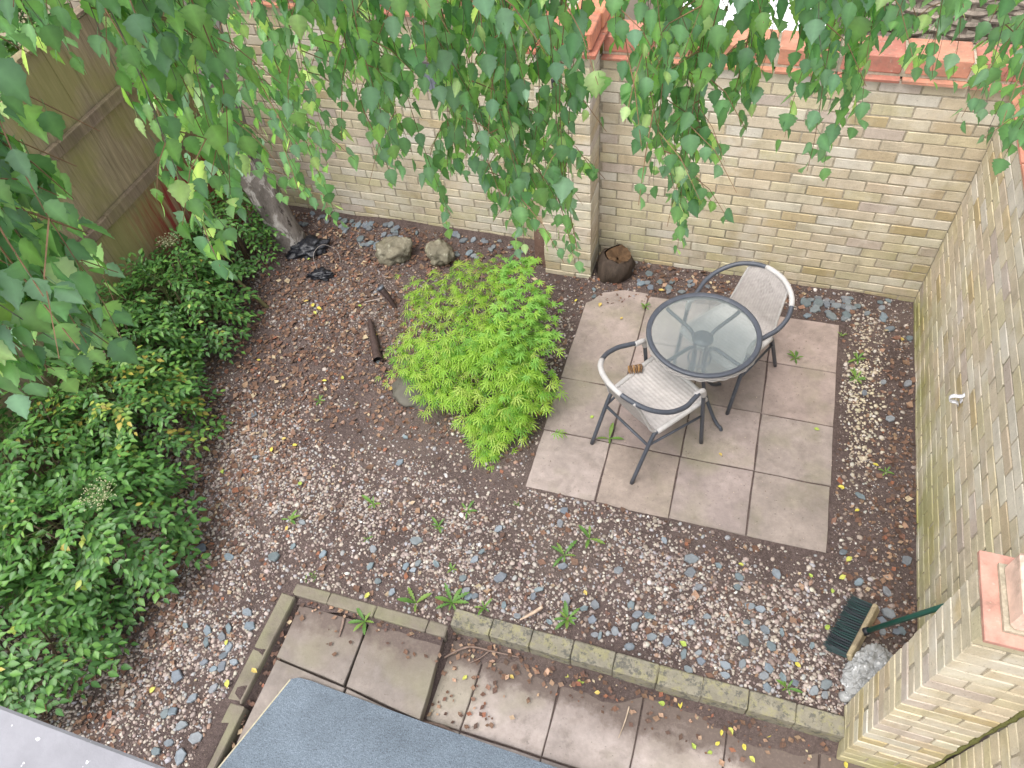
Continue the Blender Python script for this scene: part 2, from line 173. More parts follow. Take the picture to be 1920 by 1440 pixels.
def mat4(R3, loc, s=1.0):
    m = Matrix.Identity(4)
    for i in range(3):
        for j in range(3): m[i][j] = float(R3[i, j] * (s if np.isscalar(s) else s[j]))
        m[i][3] = float(loc[i])
    return m
class Variants:
    """a handful of meshes shared by many alike pieces; pieces() gives single objects, merged() one joined mesh"""
    def __init__(s, name, defs, mat, smooth=False):
        s.name = name; s.mat = mat; s.smooth = smooth; s.d = defs   # defs: (V,F(array of equal size or list),tint)
        s.me = [None] * len(defs)
    def mesh(s, k):
        if s.me[k] is None: s.me[k] = np_mesh(s.name, s.d[k][0], s.d[k][1], s.mat, s.d[k][2], s.smooth)
        return s.me[k]
    def piece(s, k, R3, loc, sc, parent, name=None):
        return link(name or s.name, s.mesh(k), parent, mat4(R3, loc, sc))
    def merged(s, items, name, parent=None, kind='stuff', label=None):
        VV = []; FF = []; TT = []; n = 0
        for (k, R3, loc, sc) in items:
            V, F, t = s.d[k]; W = (np.asarray(V) * sc) @ np.asarray(R3).T + np.asarray(loc)
            VV.append(W); FF += [tuple(i + n for i in q) for q in F]; n += len(W)
            TT.append(np.tile(np.asarray(t, np.float32), (len(W), 1)) if np.ndim(t) == 1 else np.asarray(t))
        if not VV: return None
        me = np_mesh(name, np.concatenate(VV), FF, s.mat, np.concatenate(TT), s.smooth)
        return link(name, me, parent, None, kind, label)
    def spread(s, items, parent, limit=300, restname=None):
        """the first `limit` items as parts of their own, what is left as one joined part"""
        for it in items[:limit]: s.piece(*it, parent)
        if len(items) > limit: s.merged(items[limit:], restname or s.name, parent)
def seen(loc):
    """(distance, inside the picture) of a point, to tell which pieces show largest"""
    d = (np.asarray(loc) - CPOS) @ CROT; z = -d[2]
    if z <= 0.05: return 99.0, False
    x = d[0] / z * CAM['f']; y = d[1] / z * CAM['f']
    return float(np.linalg.norm(d)), abs(x) < 980 and abs(y) < 740
# ------------------------------------------------------------------ materials
def N(nt, t, **kw):
    n = nt.nodes.new(t)
    for k, v in kw.items():
        if k in n.inputs: n.inputs[k].default_value = v
        else: setattr(n, k, v)
    return n
class Mt:
    """small builder round a Principled material"""
    def __init__(s, name, rough=0.8, spec=0.3):
        s.m = bpy.data.materials.new(name); s.m.use_nodes = True; s.nt = s.m.node_tree; s.L = s.nt.links.new
        s.b = s.nt.nodes['Principled BSDF']; s.b.inputs['Roughness'].default_value = rough; s.b.inputs['Specular IOR Level'].default_value = spec
        s.out = s.nt.nodes['Material Output']
        s.pos = N(s.nt, 'ShaderNodeNewGeometry').outputs['Position']; s.col = None
    def base(s, c):
        n = N(s.nt, 'ShaderNodeRGB'); n.outputs[0].default_value = (*c, 1); s.col = n.outputs[0]; return s
    def tint(s):
        n = N(s.nt, 'ShaderNodeAttribute', attribute_name='tint'); s.col = n.outputs['Color']; return s
    def noise(s, scale, detail=4, rough=0.6, vec=None, dist=0.0, stretch=None):
        n = N(s.nt, 'ShaderNodeTexNoise', Scale=scale, Detail=detail, Roughness=rough, Distortion=dist)
        v = vec or s.pos
        if stretch:
            mp = N(s.nt, 'ShaderNodeMapping'); mp.inputs['Scale'].default_value = stretch; s.L(v, mp.inputs['Vector']); v = mp.outputs[0]
        s.L(v, n.inputs['Vector']); return n.outputs['Fac']
    def objvec(s): return N(s.nt, 'ShaderNodeTexCoord').outputs['Object']
    def ramp(s, fac, lo, hi, a=0.0, b=1.0):
        n = N(s.nt, 'ShaderNodeMapRange', clamp=True); s.L(fac, n.inputs['Value'])
        for k, v in zip(('From Min', 'From Max', 'To Min', 'To Max'), (lo, hi, a, b)): n.inputs[k].default_value = v
        return n.outputs[0]
    def math(s, op, a, b):
        n = N(s.nt, 'ShaderNodeMath', operation=op)
        for i, q in enumerate((a, b)):
            if isinstance(q, (int, float)): n.inputs[i].default_value = q
            else: s.L(q, n.inputs[i])
        return n.outputs[0]
    def comp(s, i):
        n = N(s.nt, 'ShaderNodeSeparateXYZ'); s.L(s.pos, n.inputs[0]); return n.outputs[i]
    def mix(s, fac, c, mode='MIX'):
        """colour c laid over what is there where fac is 1"""
        n = N(s.nt, 'ShaderNodeMix', data_type='RGBA', blend_type=mode)
        if isinstance(fac, (int, float)): n.inputs[0].default_value = fac
        else: s.L(fac, n.inputs[0])
        s.L(s.col, n.inputs[6])
        if isinstance(c, tuple): n.inputs[7].default_value = (*c, 1)
        else: s.L(c, n.inputs[7])
        s.col = n.outputs[2]; return s
    def vary(s, fac, lo=0.75, hi=1.25):
        """lightness varied by a 0..1 texture"""
        r = s.ramp(fac, 0.25, 0.75, lo, hi); n = N(s.nt, 'ShaderNodeVectorMath', operation='SCALE'); s.L(s.col, n.inputs[0]); s.L(r, n.inputs['Scale'])
        s.col = n.outputs[0]; return s
    def bump(s, fac, strength=0.4, dist=0.01):
        n = N(s.nt, 'ShaderNodeBump', Strength=strength, Distance=dist); s.L(fac, n.inputs['Height'])
        if s.b.inputs['Normal'].is_linked: s.L(s.b.inputs['Normal'].links[0].from_socket, n.inputs['Normal'])
        s.L(n.outputs[0], s.b.inputs['Normal']); return s
    def rough(s, fac, lo, hi): s.L(s.ramp(fac, 0.3, 0.7, lo, hi), s.b.inputs['Roughness']); return s
    def done(s):
        if s.col is not None: s.L(s.col, s.b.inputs['Base Color'])
        return s.m
    def leaf(s, trans=0.35, tcol=(1.35, 1.35, 0.6), back=1.15):
        """thin leaf: light passes through, the underside is paler"""
        g = N(s.nt, 'ShaderNodeNewGeometry'); r = s.ramp(g.outputs['Backfacing'], 0, 1, 1.0, back)
        n = N(s.nt, 'ShaderNodeVectorMath', operation='SCALE'); s.L(s.col, n.inputs[0]); s.L(r, n.inputs['Scale']); s.col = n.outputs[0]
        m = N(s.nt, 'ShaderNodeVectorMath', operation='MULTIPLY'); s.L(s.col, m.inputs[0]); m.inputs[1].default_value = tcol
        t = N(s.nt, 'ShaderNodeBsdfTranslucent'); s.L(m.outputs[0], t.inputs['Color'])
        x = N(s.nt, 'ShaderNodeMixShader'); x.inputs[0].default_value = trans
        s.L(s.b.outputs[0], x.inputs[1]); s.L(t.outputs[0], x.inputs[2]); s.L(x.outputs[0], s.out.inputs['Surface'])
        return s.done()
def make_brick_mat():
    s = Mt('yellow_brick', 0.88, 0.2).tint()
    s.vary(s.noise(9, 5), 0.86, 1.12).vary(s.noise(160, 3), 0.88, 1.1).vary(s.noise(3.0, 5, 0.65, stretch=(2.2, 2.2, 0.22)), 0.86, 1.08)
    s.mix(s.math('MULTIPLY', s.ramp(s.noise(2.3, 5, 0.65), 0.50, 0.66), 0.55), (0.66, 0.62, 0.54))                       # lime bloom
    z = s.comp(2); low = s.ramp(z, 0.02, 0.75, 1.0, 0.0)
    s.mix(s.math('MULTIPLY', s.math('MULTIPLY', s.ramp(s.noise(1.9, 4), 0.42, 0.60), low), s.ramp(s.comp(0), -0.4, -0.05, 0.28, 0.8)), (0.27, 0.27, 0.075))     # algae near the ground
    s.mix(s.math('MULTIPLY', s.ramp(s.noise(6, 6, 0.7, stretch=(1, 1, 0.35)), 0.56, 0.68), 0.32), (0.22, 0.185, 0.135))      # grime
    s.mix(s.math('MULTIPLY', s.ramp(s.noise(70, 2), 0.66, 0.74), 0.5), (0.16, 0.13, 0.10))
    s.bump(s.noise(120, 4), 0.35, 0.006).bump(s.noise(25, 3), 0.3, 0.01)
    return s.done()
BRICK_M = make_brick_mat()
s = Mt('mortar', 0.95, 0.1).base((0.43, 0.375, 0.285)); s.vary(s.noise(60, 5), 0.65, 1.2); s.mix(s.math('MULTIPLY', s.ramp(s.noise(4, 4), 0.5, 0.65), 0.5), (0.10, 0.11, 0.06)); s.bump(s.noise(150, 4), 0.6, 0.008); MORTAR_M = s.done()
s = Mt('terracotta', 0.85, 0.2).tint(); s.vary(s.noise(14, 5), 0.7, 1.2); s.mix(s.math('MULTIPLY', s.ramp(s.noise(9, 5, 0.7), 0.52, 0.68), 0.65), (0.20, 0.14, 0.105)); s.mix(s.math('MULTIPLY', s.ramp(s.noise(45, 4, 0.7), 0.60, 0.68), 0.6), (0.40, 0.37, 0.30)); s.bump(s.noise(90, 4), 0.3, 0.006); TERRA_M = s.done()
def paving(name, silted=False):
    s = Mt(name, 0.85, 0.25).tint(); s.vary(s.noise(3.2, 6, 0.65), 0.68, 1.2).vary(s.noise(22, 6, 0.7), 0.8, 1.14).vary(s.noise(1.1, 3), 0.85, 1.12)
    s.mix(s.math('MULTIPLY', s.ramp(s.noise(5.5, 6, 0.7, dist=0.6), 0.50, 0.70), 0.55), (0.17, 0.14, 0.115))
    s.mix(s.math('MULTIPLY', s.ramp(s.noise(2.0, 3), 0.50, 0.66), 0.45), (0.21, 0.20, 0.115))
    s.mix(s.math('MULTIPLY', s.ramp(s.noise(55, 3), 0.66, 0.73), 0.6), (0.10, 0.085, 0.07)); s.mix(s.math('MULTIPLY', s.ramp(s.noise(9, 6, 0.75), 0.58, 0.68), 0.35), (0.13, 0.11, 0.09))
    if silted:   # earth washed down from the kerb and trodden in
        edge = s.math('ADD', s.comp(1), s.math('ADD', s.math('MULTIPLY', s.noise(4.5, 3), 0.34), s.math('MULTIPLY', s.noise(38, 4, 0.7), 0.10)))
        s.mix(s.ramp(edge, -3.065, -3.005), (0.098, 0.074, 0.064)); s.mix(s.math('MULTIPLY', s.ramp(edge, -3.065, -3.005), s.ramp(s.noise(60, 5, 0.75), 0.50, 0.66, 0.0, 0.6)), (0.20, 0.155, 0.125)); s.mix(s.math('MULTIPLY', s.ramp(edge, -3.2, -3.04), 0.5), (0.16, 0.125, 0.105))
    s.bump(s.noise(35, 6, 0.7), 0.35, 0.008); return s.done()
SLAB_M = paving('paving_stone'); SILTED_M = paving('silted_paving', True)
s = Mt('kerb_concrete', 0.92, 0.15).base((0.225, 0.205, 0.155)); s.vary(s.noise(12, 6), 0.72, 1.2)
s.mix(s.math('MULTIPLY', s.ramp(s.noise(19, 5, 0.7), 0.50, 0.60), 0.5), (0.28, 0.26, 0.12)); s.mix(s.math('MULTIPLY', s.ramp(s.noise(30, 5, 0.7), 0.52, 0.60), 0.75), (0.085, 0.083, 0.075))
s.bump(s.noise(70, 5), 0.5, 0.008); KERB_M = s.done()
s = Mt('edging_concrete', 0.93, 0.15).base((0.185, 0.158, 0.125)); s.vary(s.noise(9, 6), 0.7, 1.2); s.mix(s.math('MULTIPLY', s.ramp(s.noise(4, 4), 0.45, 0.65), 0.5), (0.20, 0.20, 0.11)); s.bump(s.noise(60, 5), 0.5, 0.008); EDGE_M = s.done()
s = Mt('soil', 0.97, 0.1).base((0.112, 0.083, 0.075)); s.vary(s.noise(2.2, 4), 0.75, 1.25).vary(s.noise(45, 6, 0.75), 0.5, 1.5)
s.mix(s.math('MULTIPLY', s.ramp(s.noise(1.3, 4, 0.6), 0.50, 0.66), 0.55), (0.165, 0.128, 0.110)); s.mix(s.math('MULTIPLY', s.ramp(s.noise(130, 2), 0.63, 0.70), 0.6), (0.30, 0.23, 0.18))
s.bump(s.noise(70, 6, 0.75), 0.9, 0.02); SOIL_M = s.done()
s = Mt('gravel_stone', 0.75, 0.3).tint(); s.vary(s.noise(120, 3), 0.8, 1.2); GRAVEL_M = s.done()
s = Mt('dead_leaf', 0.8, 0.2).tint(); s.vary(s.noise(90, 3), 0.7, 1.25); LITTER_M = s.done()
s = Mt('slate', 0.55, 0.4).tint(); s.vary(s.noise(40, 4), 0.8, 1.2); s.bump(s.noise(60, 4, stretch=(1, 3, 1)), 0.3, 0.004); SLATE_M = s.done()
s = Mt('fresh_leaf', 0.40, 0.85).tint(); s.vary(s.noise(70, 2), 0.9, 1.1); BIRCH_M = s.leaf(0.40, (1.6, 1.55, 0.65), 1.4)
s = Mt('shrub_leaf', 0.42, 0.38).tint(); s.vary(s.noise(60, 2), 0.88, 1.12); SHRUB_M = s.leaf(0.22, (1.4, 1.4, 0.5), 1.25)
s = Mt('maple_leaf', 0.5, 0.35).tint(); s.vary(s.noise(50, 2), 0.9, 1.1); MAPLE_M = s.leaf(0.4, (1.3, 1.3, 0.5), 1.1)
s = Mt('weed_leaf', 0.5, 0.35).tint(); WEED_M = s.leaf(0.3, (1.3, 1.3, 0.5), 1.1)
s = Mt('twig_bark', 0.7, 0.3).tint(); s.vary(s.noise(40, 3), 0.7, 1.3); TWIG_M = s.done()
s = Mt('birch_bark', 0.88, 0.2).base((0.22, 0.19, 0.165)); s.vary(s.noise(8, 6, 0.7, stretch=(1, 1, 0.4)), 0.45, 1.4)
s.mix(s.math('MULTIPLY', s.ramp(s.noise(7, 5, 0.65, stretch=(1.2, 1.2, 0.55), dist=0.8), 0.52, 0.58), 0.85), (0.50, 0.46, 0.42)); s.mix(s.ramp(s.noise(16, 5, 0.7, stretch=(1.3, 1.3, 0.3)), 0.60, 0.66), (0.045, 0.035, 0.03)); s.bump(s.noise(22, 6, 0.7, stretch=(1, 1, 0.4)), 0.9, 0.03); BARK_M = s.done()
def wood(name, c, dark, green=0.0, red=False):
    s = Mt(name, 0.88, 0.2).base(c); s.vary(s.noise(5, 5, 0.6, stretch=(8, 8, 0.7)), 0.6, 1.3).vary(s.noise(40, 4, 0.6, stretch=(6, 6, 0.25)), 0.75, 1.2)
    s.mix(s.math('MULTIPLY', s.ramp(s.noise(3, 5, 0.6, stretch=(3, 3, 0.5)), 0.5, 0.68), 0.6), dark)
    if green: s.mix(s.math('MULTIPLY', s.ramp(s.noise(2.1, 4), 0.42, 0.6), green), (0.25, 0.245, 0.075))
    if red:
        zone = s.math('MULTIPLY', s.ramp(s.comp(2), 0.80, 0.95, 1.0, 0.06), s.ramp(s.comp(1), -1.35, -0.95))
        s.mix(s.math('MULTIPLY', s.ramp(s.noise(3.5, 4, 0.6, stretch=(7, 7, 0.6)), 0.36, 0.56), zone), (0.23, 0.045, 0.035))
    s.bump(s.noise(60, 4, 0.6, stretch=(6, 6, 0.25)), 0.4, 0.006); return s.done()
FENCE_M = wood('weathered_board', (0.30, 0.25, 0.15), (0.16, 0.13, 0.08), 0.6, True)
RAIL_M = wood('weathered_rail', (0.22, 0.17, 0.115), (0.09, 0.07, 0.05), 0.3)
BROOMW_M = wood('broom_wood', (0.33, 0.27, 0.17), (0.16, 0.12, 0.08)); GREENW_M = wood('green_board', (0.16, 0.17, 0.04), (0.09, 0.10, 0.03)); WITHY_M = wood('withy', (0.30, 0.25, 0.20), (0.16, 0.13, 0.11)); ROT_M = wood('rotten_wood', (0.115, 0.068, 0.036), (0.035, 0.022, 0.015)); STUMPB_M = wood('stump_bark', (0.075, 0.055, 0.042), (0.03, 0.025, 0.02))
s = Mt('dark_tube', 0.42, 0.5).base((0.060, 0.066, 0.080)); s.vary(s.noise(30, 4), 0.85, 1.15); s.mix(s.math('MULTIPLY', s.ramp(s.noise(25, 4), 0.6, 0.7), 0.25), (0.2, 0.2, 0.2)); TUBE_M = s.done()
s = Mt('pale_wrap', 0.6, 0.35).base((0.46, 0.435, 0.41)); s.vary(s.noise(30, 4), 0.85, 1.1); WRAP_M = s.done()
s = Mt('woven_rattan', 0.7, 0.3).tint(); s.vary(s.noise(25, 5), 0.82, 1.12); s.bump(s.noise(180, 2), 0.3, 0.003); WOVEN_M = s.done()
def plain(name, c, rough=0.6, spec=0.3, n=30, lo=0.85, hi=1.15, bump=0.0, metal=0.0):
    s = Mt(name, rough, spec).base(c); s.vary(s.noise(n, 4), lo, hi); s.b.inputs['Metallic'].default_value = metal
    if bump: s.bump(s.noise(n * 2, 4), bump, 0.01)
    return s.done()
def make_glass():
    s = Mt('rippled_glass', 0.12, 0.5); nt = s.nt
    n1 = s.noise(75, 2, 0.5); bump = N(nt, 'ShaderNodeBump', Strength=0.45, Distance=0.008); s.L(n1, bump.inputs['Height'])
    gl = N(nt, 'ShaderNodeBsdfGlossy', Roughness=0.22); s.L(bump.outputs[0], gl.inputs['Normal']); gl.inputs['Color'].default_value = (0.9, 0.95, 0.95, 1)
    rf = N(nt, 'ShaderNodeBsdfRefraction', Roughness=0.02, IOR=1.06); rf.inputs['Color'].default_value = (0.88, 0.92, 0.91, 1); s.L(bump.outputs[0], rf.inputs['Normal'])
    df = N(nt, 'ShaderNodeBsdfDiffuse'); df.inputs['Color'].default_value = (0.56, 0.60, 0.60, 1)
    tr = N(nt, 'ShaderNodeBsdfTransparent'); tr.inputs['Color'].default_value = (0.88, 0.92, 0.91, 1)
    lw = N(nt, 'ShaderNodeFresnel', IOR=1.5); s.L(bump.outputs[0], lw.inputs['Normal'])
    a = N(nt, 'ShaderNodeMixShader'); a.inputs[0].default_value = 0.35; s.L(tr.outputs[0], a.inputs[1]); s.L(rf.outputs[0], a.inputs[2])
    b = N(nt, 'ShaderNodeMixShader'); b.inputs[0].default_value = 0.13; s.L(a.outputs[0], b.inputs[1]); s.L(df.outputs[0], b.inputs[2])
    c = N(nt, 'ShaderNodeMixShader'); bk = N(nt, 'ShaderNodeNewGeometry').outputs['Backfacing']; fr = s.math('MULTIPLY', s.math('MULTIPLY', lw.outputs[0], 1.3), s.math('SUBTRACT', 1.0, bk)); s.L(fr, c.inputs[0]); s.L(b.outputs[0], c.inputs[1]); s.L(gl.outputs[0], c.inputs[2]); s.L(c.outputs[0], s.out.inputs['Surface'])
    return s.m
GLASS_M = make_glass()
s = Mt('blue_grey_felt', 0.9, 0.2).base((0.122, 0.147, 0.173)); s.vary(s.noise(170, 4, 0.8), 0.25, 1.9).vary(s.noise(60, 5, 0.8, stretch=(1, 2.2, 1)), 0.6, 1.45).vary(s.noise(3.5, 4), 0.8, 1.15); s.bump(s.noise(260, 3), 0.6, 0.006); FELT_M = s.done()
s = Mt('sill_concrete', 0.85, 0.25).base((0.255, 0.25, 0.27)); s.vary(s.noise(14, 5), 0.85, 1.1); s.mix(s.ramp(s.noise(70, 2), 0.69, 0.74), (0.75, 0.73, 0.76)); s.bump(s.noise(60, 4), 0.3, 0.004); SILL_M = s.done()
s = Mt('boulder', 0.9, 0.2).base((0.20, 0.18, 0.13)); s.vary(s.noise(9, 6, 0.7), 0.6, 1.35); s.mix(s.math('MULTIPLY', s.ramp(s.noise(14, 5, 0.65), 0.56, 0.64), 0.75), (0.40, 0.38, 0.29)); s.mix(s.math('MULTIPLY', s.ramp(s.noise(6, 4), 0.52, 0.64), 0.6), (0.10, 0.10, 0.045)); s.bump(s.noise(35, 6, 0.7), 0.7, 0.015); ROCK_M = s.done()
# ------------------------------------------------------------------ ground
def vnoise(x, y, s, seed=0):
    """smooth 2-D value noise for numpy arrays"""
    x = np.asarray(x, float) * s + seed * 17.3; y = np.asarray(y, float) * s + seed * 5.1
    xi = np.floor(x).astype(int); yi = np.floor(y).astype(int); fx = x - xi; fy = y - yi
    fx = fx * fx * (3 - 2 * fx); fy = fy * fy * (3 - 2 * fy)
    h = lambda a, b: (np.sin(a * 127.1 + b * 311.7 + seed) * 43758.5453) % 1.0
    return (h(xi, yi) * (1 - fx) + h(xi + 1, yi) * fx) * (1 - fy) + (h(xi, yi + 1) * (1 - fx) + h(xi + 1, yi + 1) * fx) * fy
def ground_z(x, y):
    x = np.asarray(x, float); y = np.asarray(y, float)
    z = 0.022 * (vnoise(x, y, 2.5) - 0.5) + 0.012 * (vnoise(x, y, 9, 2) - 0.5)
    inpat = (x > -2.22) & (x < -0.47) & (y > -2.10) & (y < -0.37); z = np.where(inpat, 0.006 + 0.1 * z, z)
    z = np.where((x > -2.36) & (y < -3.00), -0.130 + 0.2 * z, z)
    z = np.where((x > -3.29) & (x <= -2.36) & (y < -3.09), -0.075 + 0.3 * (z), z)
    return z
xs = np.arange(-7.2, 0.301, 0.03); ys = np.arange(-5.0, 0.301, 0.03)
gx, gy = np.meshgrid(xs, ys); gz = ground_z(gx, gy); nx, ny = len(xs), len(ys)
ii = (np.arange(ny - 1)[:, None] * nx + np.arange(nx - 1)[None, :]).ravel()
soil = link('ground', np_mesh('ground', np.stack([gx.ravel(), gy.ravel(), gz.ravel()], 1), np.stack([ii, ii + 1, ii + nx + 1, ii + nx], 1), SOIL_M, smooth=True), kind='structure')
far = MB(); far.add([(-150, -150, -0.17), (150, -150, -0.17), (150, 150, -0.17), (-150, 150, -0.17)], [(0, 1, 2, 3)])
far.build('terrain', plain('far_earth', (0.13, 0.11, 0.085), 0.95, 0.1, 3), kind='structure')
# paving: upper patio
patio = thing('patio', None, None, (-1.34, -1.23, 0)); patio['kind'] = 'structure'
SL = 0.4395; PA = 0.0095; PO = np.array((-0.4608, -2.107))
def slab(parent, poly, z0, z1, tint, tilt=0.004, mat=None):
    """paving slab from an outline, with a worn top edge"""
    P = np.array(poly); c = P.mean(0); n = len(P); tx, ty = rnd.uniform(-tilt, tilt), rnd.uniform(-tilt, tilt)
    ring = lambda k, z: [(*(c + (q - c) * k), z + (q - c) @ np.array((tx, ty))) for q in P]
    V = ring(1.0, z0) + ring(1.0, z1 - 0.006) + ring(0.985, z1); F = [tuple(2 * n + i for i in range(n))]
    for a in (0, 1):
        for i in range(n): F.append((a * n + i, a * n + (i + 1) % n, (a + 1) * n + (i + 1) % n, (a + 1) * n + i))
    return link('paving_slab', np_mesh('paving_slab', V, F, mat or SLAB_M, np.array(tint)), parent)
def pinkish(): k = rnd.uniform(0.82, 1.06); return (0.345 * k * rnd.uniform(0.98, 1.04), 0.282 * k, 0.25 * k * rnd.uniform(0.93, 1.03))
ca, sa = math.cos(PA), math.sin(PA)
def pt_patio(u, v): return (PO[0] - u * ca - v * sa, PO[1] - u * sa + v * ca)
def edge_walk(pts, j=0.003):
    out = []
    for a, b in zip(pts, pts[1:] + pts[:1]):
        for t in (0, 0.33, 0.67): out.append((a[0] + (b[0] - a[0]) * t + rnd.uniform(-j, j), a[1] + (b[1] - a[1]) * t + rnd.uniform(-j, j)))
    return out
for i in range(4):
    for j in range(4):
        if i == 3 and j >= 2: continue
        u0, u1, v0, v1 = i * SL + 0.0035, (i + 1) * SL - 0.0035, j * SL + 0.0035, (j + 1) * SL - 0.0035
        slab(patio, edge_walk([pt_patio(u1, v0), pt_patio(u0, v0), pt_patio(u0, v1), pt_patio(u1, v1)]), -0.04, 0.012 + rnd.uniform(-0.002, 0.002), pinkish())
u0, u1, v0, v1 = 3 * SL + 0.005, 4 * SL, 2 * SL + 0.005, 4 * SL + 0.02
slab(patio, edge_walk([pt_patio(u1, v0), pt_patio(u0, v0), pt_patio(u0, v1), pt_patio(u0 + 0.17, v1 + 0.01), pt_patio(u1 - 0.11, v1 - 0.05), pt_patio(u1 - 0.01, v1 - 0.19)], 0.005), -0.04, 0.013, pinkish())['label'] = 'long slab with a rounded corner'
# lower paving by the house
low = thing('path', None, None, (-1.6, -3.5, -0.12)); low['kind'] = 'structure'
xe = [-2.72, -2.155, -1.715, -1.281, -0.85, -0.41, 0.02]
for a, b in zip(xe, xe[1:]):
    for (y0, y1) in ((-3.52, -3.09), (-3.97, -3.53), (-4.42, -3.98)):
        k = rnd.uniform(0.98, 1.12)
        slab(low, edge_walk([(a + 0.0035, y0), (b - 0.0035, y0), (b - 0.0035, y1), (a + 0.0035, y1)]), -0.18, -0.12, (0.37 * k, 0.315 * k, 0.285 * k), mat=SILTED_M)
for poly, k in (([(-2.80, -3.50), (-2.352, -3.553), (-2.383, -3.135), (-2.815, -3.16)], 0.8), ([(-3.24, -3.47), (-2.812, -3.50), (-2.826, -3.16), (-3.25, -3.17)], 0.82), ([(-3.23, -3.92), (-2.80, -3.93), (-2.80, -3.512), (-3.235, -3.482)], 0.8), ([(-2.79, -3.93), (-2.352, -3.93), (-2.352, -3.565), (-2.79, -3.512)], 0.8)):
    slab(low, edge_walk(poly), -0.12, -0.03, (0.31 * k, 0.265 * k, 0.232 * k), mat=SILTED_M)
# silt washed over the paving at the kerb
def silt(x0, x1, yk, zt, zs, depth, seed, n=150, m=9):
    X = np.linspace(x0, x1, n); V = []
    for i, x in enumerate(X):
        d = depth * (0.5 + 1.2 * vnoise(x, 0.3, 5.5, seed) + 0.35 * (vnoise(x, 0.7, 23, seed + 1) - 0.5))
        for j in range(m):
            t = j / (m - 1); V.append((x, yk - d * t, zs + (zt - zs) * (1 - t) ** 1.6 + (0.004 if t < 0.97 else -0.004) + 0.006 * (vnoise(x, t * 0.3, 40, seed) - 0.5) * (1 - t)))
    ii = (np.arange(n - 1)[:, None] * m + np.arange(m - 1)[None, :]).ravel()
    return np.array(V), np.stack([ii, ii + 1, ii + m + 1, ii + m], 1)
for name, a in (('dirt', (-2.33, -0.33, -3.045, -0.085, -0.121, 0.085, 3)), ('dirt', (-3.27, -2.38, -3.11, -0.018, -0.031, 0.05, 8))):
    V, F = silt(*a); link(name, np_mesh('dirt', V, F, SOIL_M, smooth=True), kind='stuff')
# kerbs
def stones(root, name, xs, y0, y1, z0, z1, mat, c=0.006, dy=0.003, dz=0.003):
    for a, b in zip(xs, xs[1:]):
        o1, o2, r = rnd.uniform(-dy, dy), rnd.uniform(-dz, dz), rnd.uniform(-0.006, 0.006)
        MB().box((a + 0.001, y0 + o1, z0), (b - 0.001, y1 + o1, z1 + o2), c, jit=0.0025).build(name, mat, root, mw=Matrix.Rotation(0, 4, 'Z'))
kerb = thing('kerb', None, None, (-1.35, -3.0, 0)); kerb['kind'] = 'structure'
stones(kerb, 'kerb_stone', [-2.365 + 0.226 * i for i in range(10)], -3.055, -2.955, -0.16, 0.018, KERB_M)
kerb2 = thing('kerb', None, None, (-2.85, -3.1, 0)); kerb2['kind'] = 'structure'
stones(kerb2, 'kerb_stone', [-3.315, -3.09, -2.80, -2.485, -2.372], -3.128, -3.06, -0.1, 0.007, EDGE_M)
kerb3 = thing('kerb', None, None, (-3.33, -3.7, 0)); kerb3['kind'] = 'structure'
ye = [-4.95, -4.35, -3.75, -3.135]
for a, b in zip(ye, ye[1:]): MB().box((-3.375 + 0.05 * (-3.13 - b) * 0.9, a + 0.003, -0.12), (-3.285 + 0.05 * (-3.13 - b) * 0.9, b - 0.003, 0.005 + rnd.uniform(-0.003, 0.003)), 0.008, jit=0.003).build('edging_strip', EDGE_M, kerb3)
# ------------------------------------------------------------------ brick walls
BL, BD, BH = 0.215, 0.1025, 0.065
def brick_defs(n=30):
    out = []
    for i in range(n):
        V, F = chamfer_box((-BL / 2, -BD / 2, -BH / 2), (BL / 2, BD / 2, BH / 2), 0.003)
        V = V + nr.uniform(-0.0018, 0.0018, V.shape); r = rnd.random(); k = rnd.uniform(0.92, 1.08)
        if r < 0.52: t = (0.55, 0.475, 0.335)
        elif r < 0.68: t = (0.49, 0.40, 0.245)
        elif r < 0.86: t = (0.57, 0.52, 0.43)
        else: t = (0.50, 0.415, 0.325)
        out.append((V, F, np.array(t) * k * np.array((1, rnd.uniform(0.97, 1.03), rnd.uniform(0.92, 1.08)))))
    return out
BRICKS = Variants('brick', brick_defs(), BRICK_M)
COURSE = 0.075; BZ = -0.04
def wall_items(p0, p1, nrm, ncourse, base=BZ, phase=0, proud=0.0):
    """stretcher bond between two ground points; nrm points to the face"""
    p0 = np.array((*p0, 0.0)); p1 = np.array((*p1, 0.0)); d = p1 - p0; L = np.linalg.norm(d); d /= L; nv = np.array((*nrm, 0.0)); it = []
    for c in range(ncourse):
        x = 0.0; first = 0.1025 if (c + phase) % 2 else BL
        while x < L - 0.02:
            l = min(first if x == 0.0 else BL, L - x)
            off = -BD / 2 + rnd.uniform(-0.002, 0.0015) + proud
            ctr = p0 + d * (x + l / 2) + nv * off + np.array((0, 0, base + c * COURSE + BH / 2 + rnd.uniform(-0.002, 0.002)))
            a = rnd.uniform(-0.005, 0.005); R3 = np.stack([d * math.cos(a) + np.array((0, 0, math.sin(a))), -nv, np.array((0, 0, math.cos(a))) - d * math.sin(a)], 1)
            it.append((rnd.randrange(len(BRICKS.d)), R3, ctr, np.array((l / BL, 1, 1)))); x += l + 0.010
    return it
def order(it): return sorted(it, key=lambda q: (not seen(q[2])[1], seen(q[2])[0]))
def core(root, lo, hi, name='mortar'): MB().box(lo, hi).build(name, MORTAR_M, root)
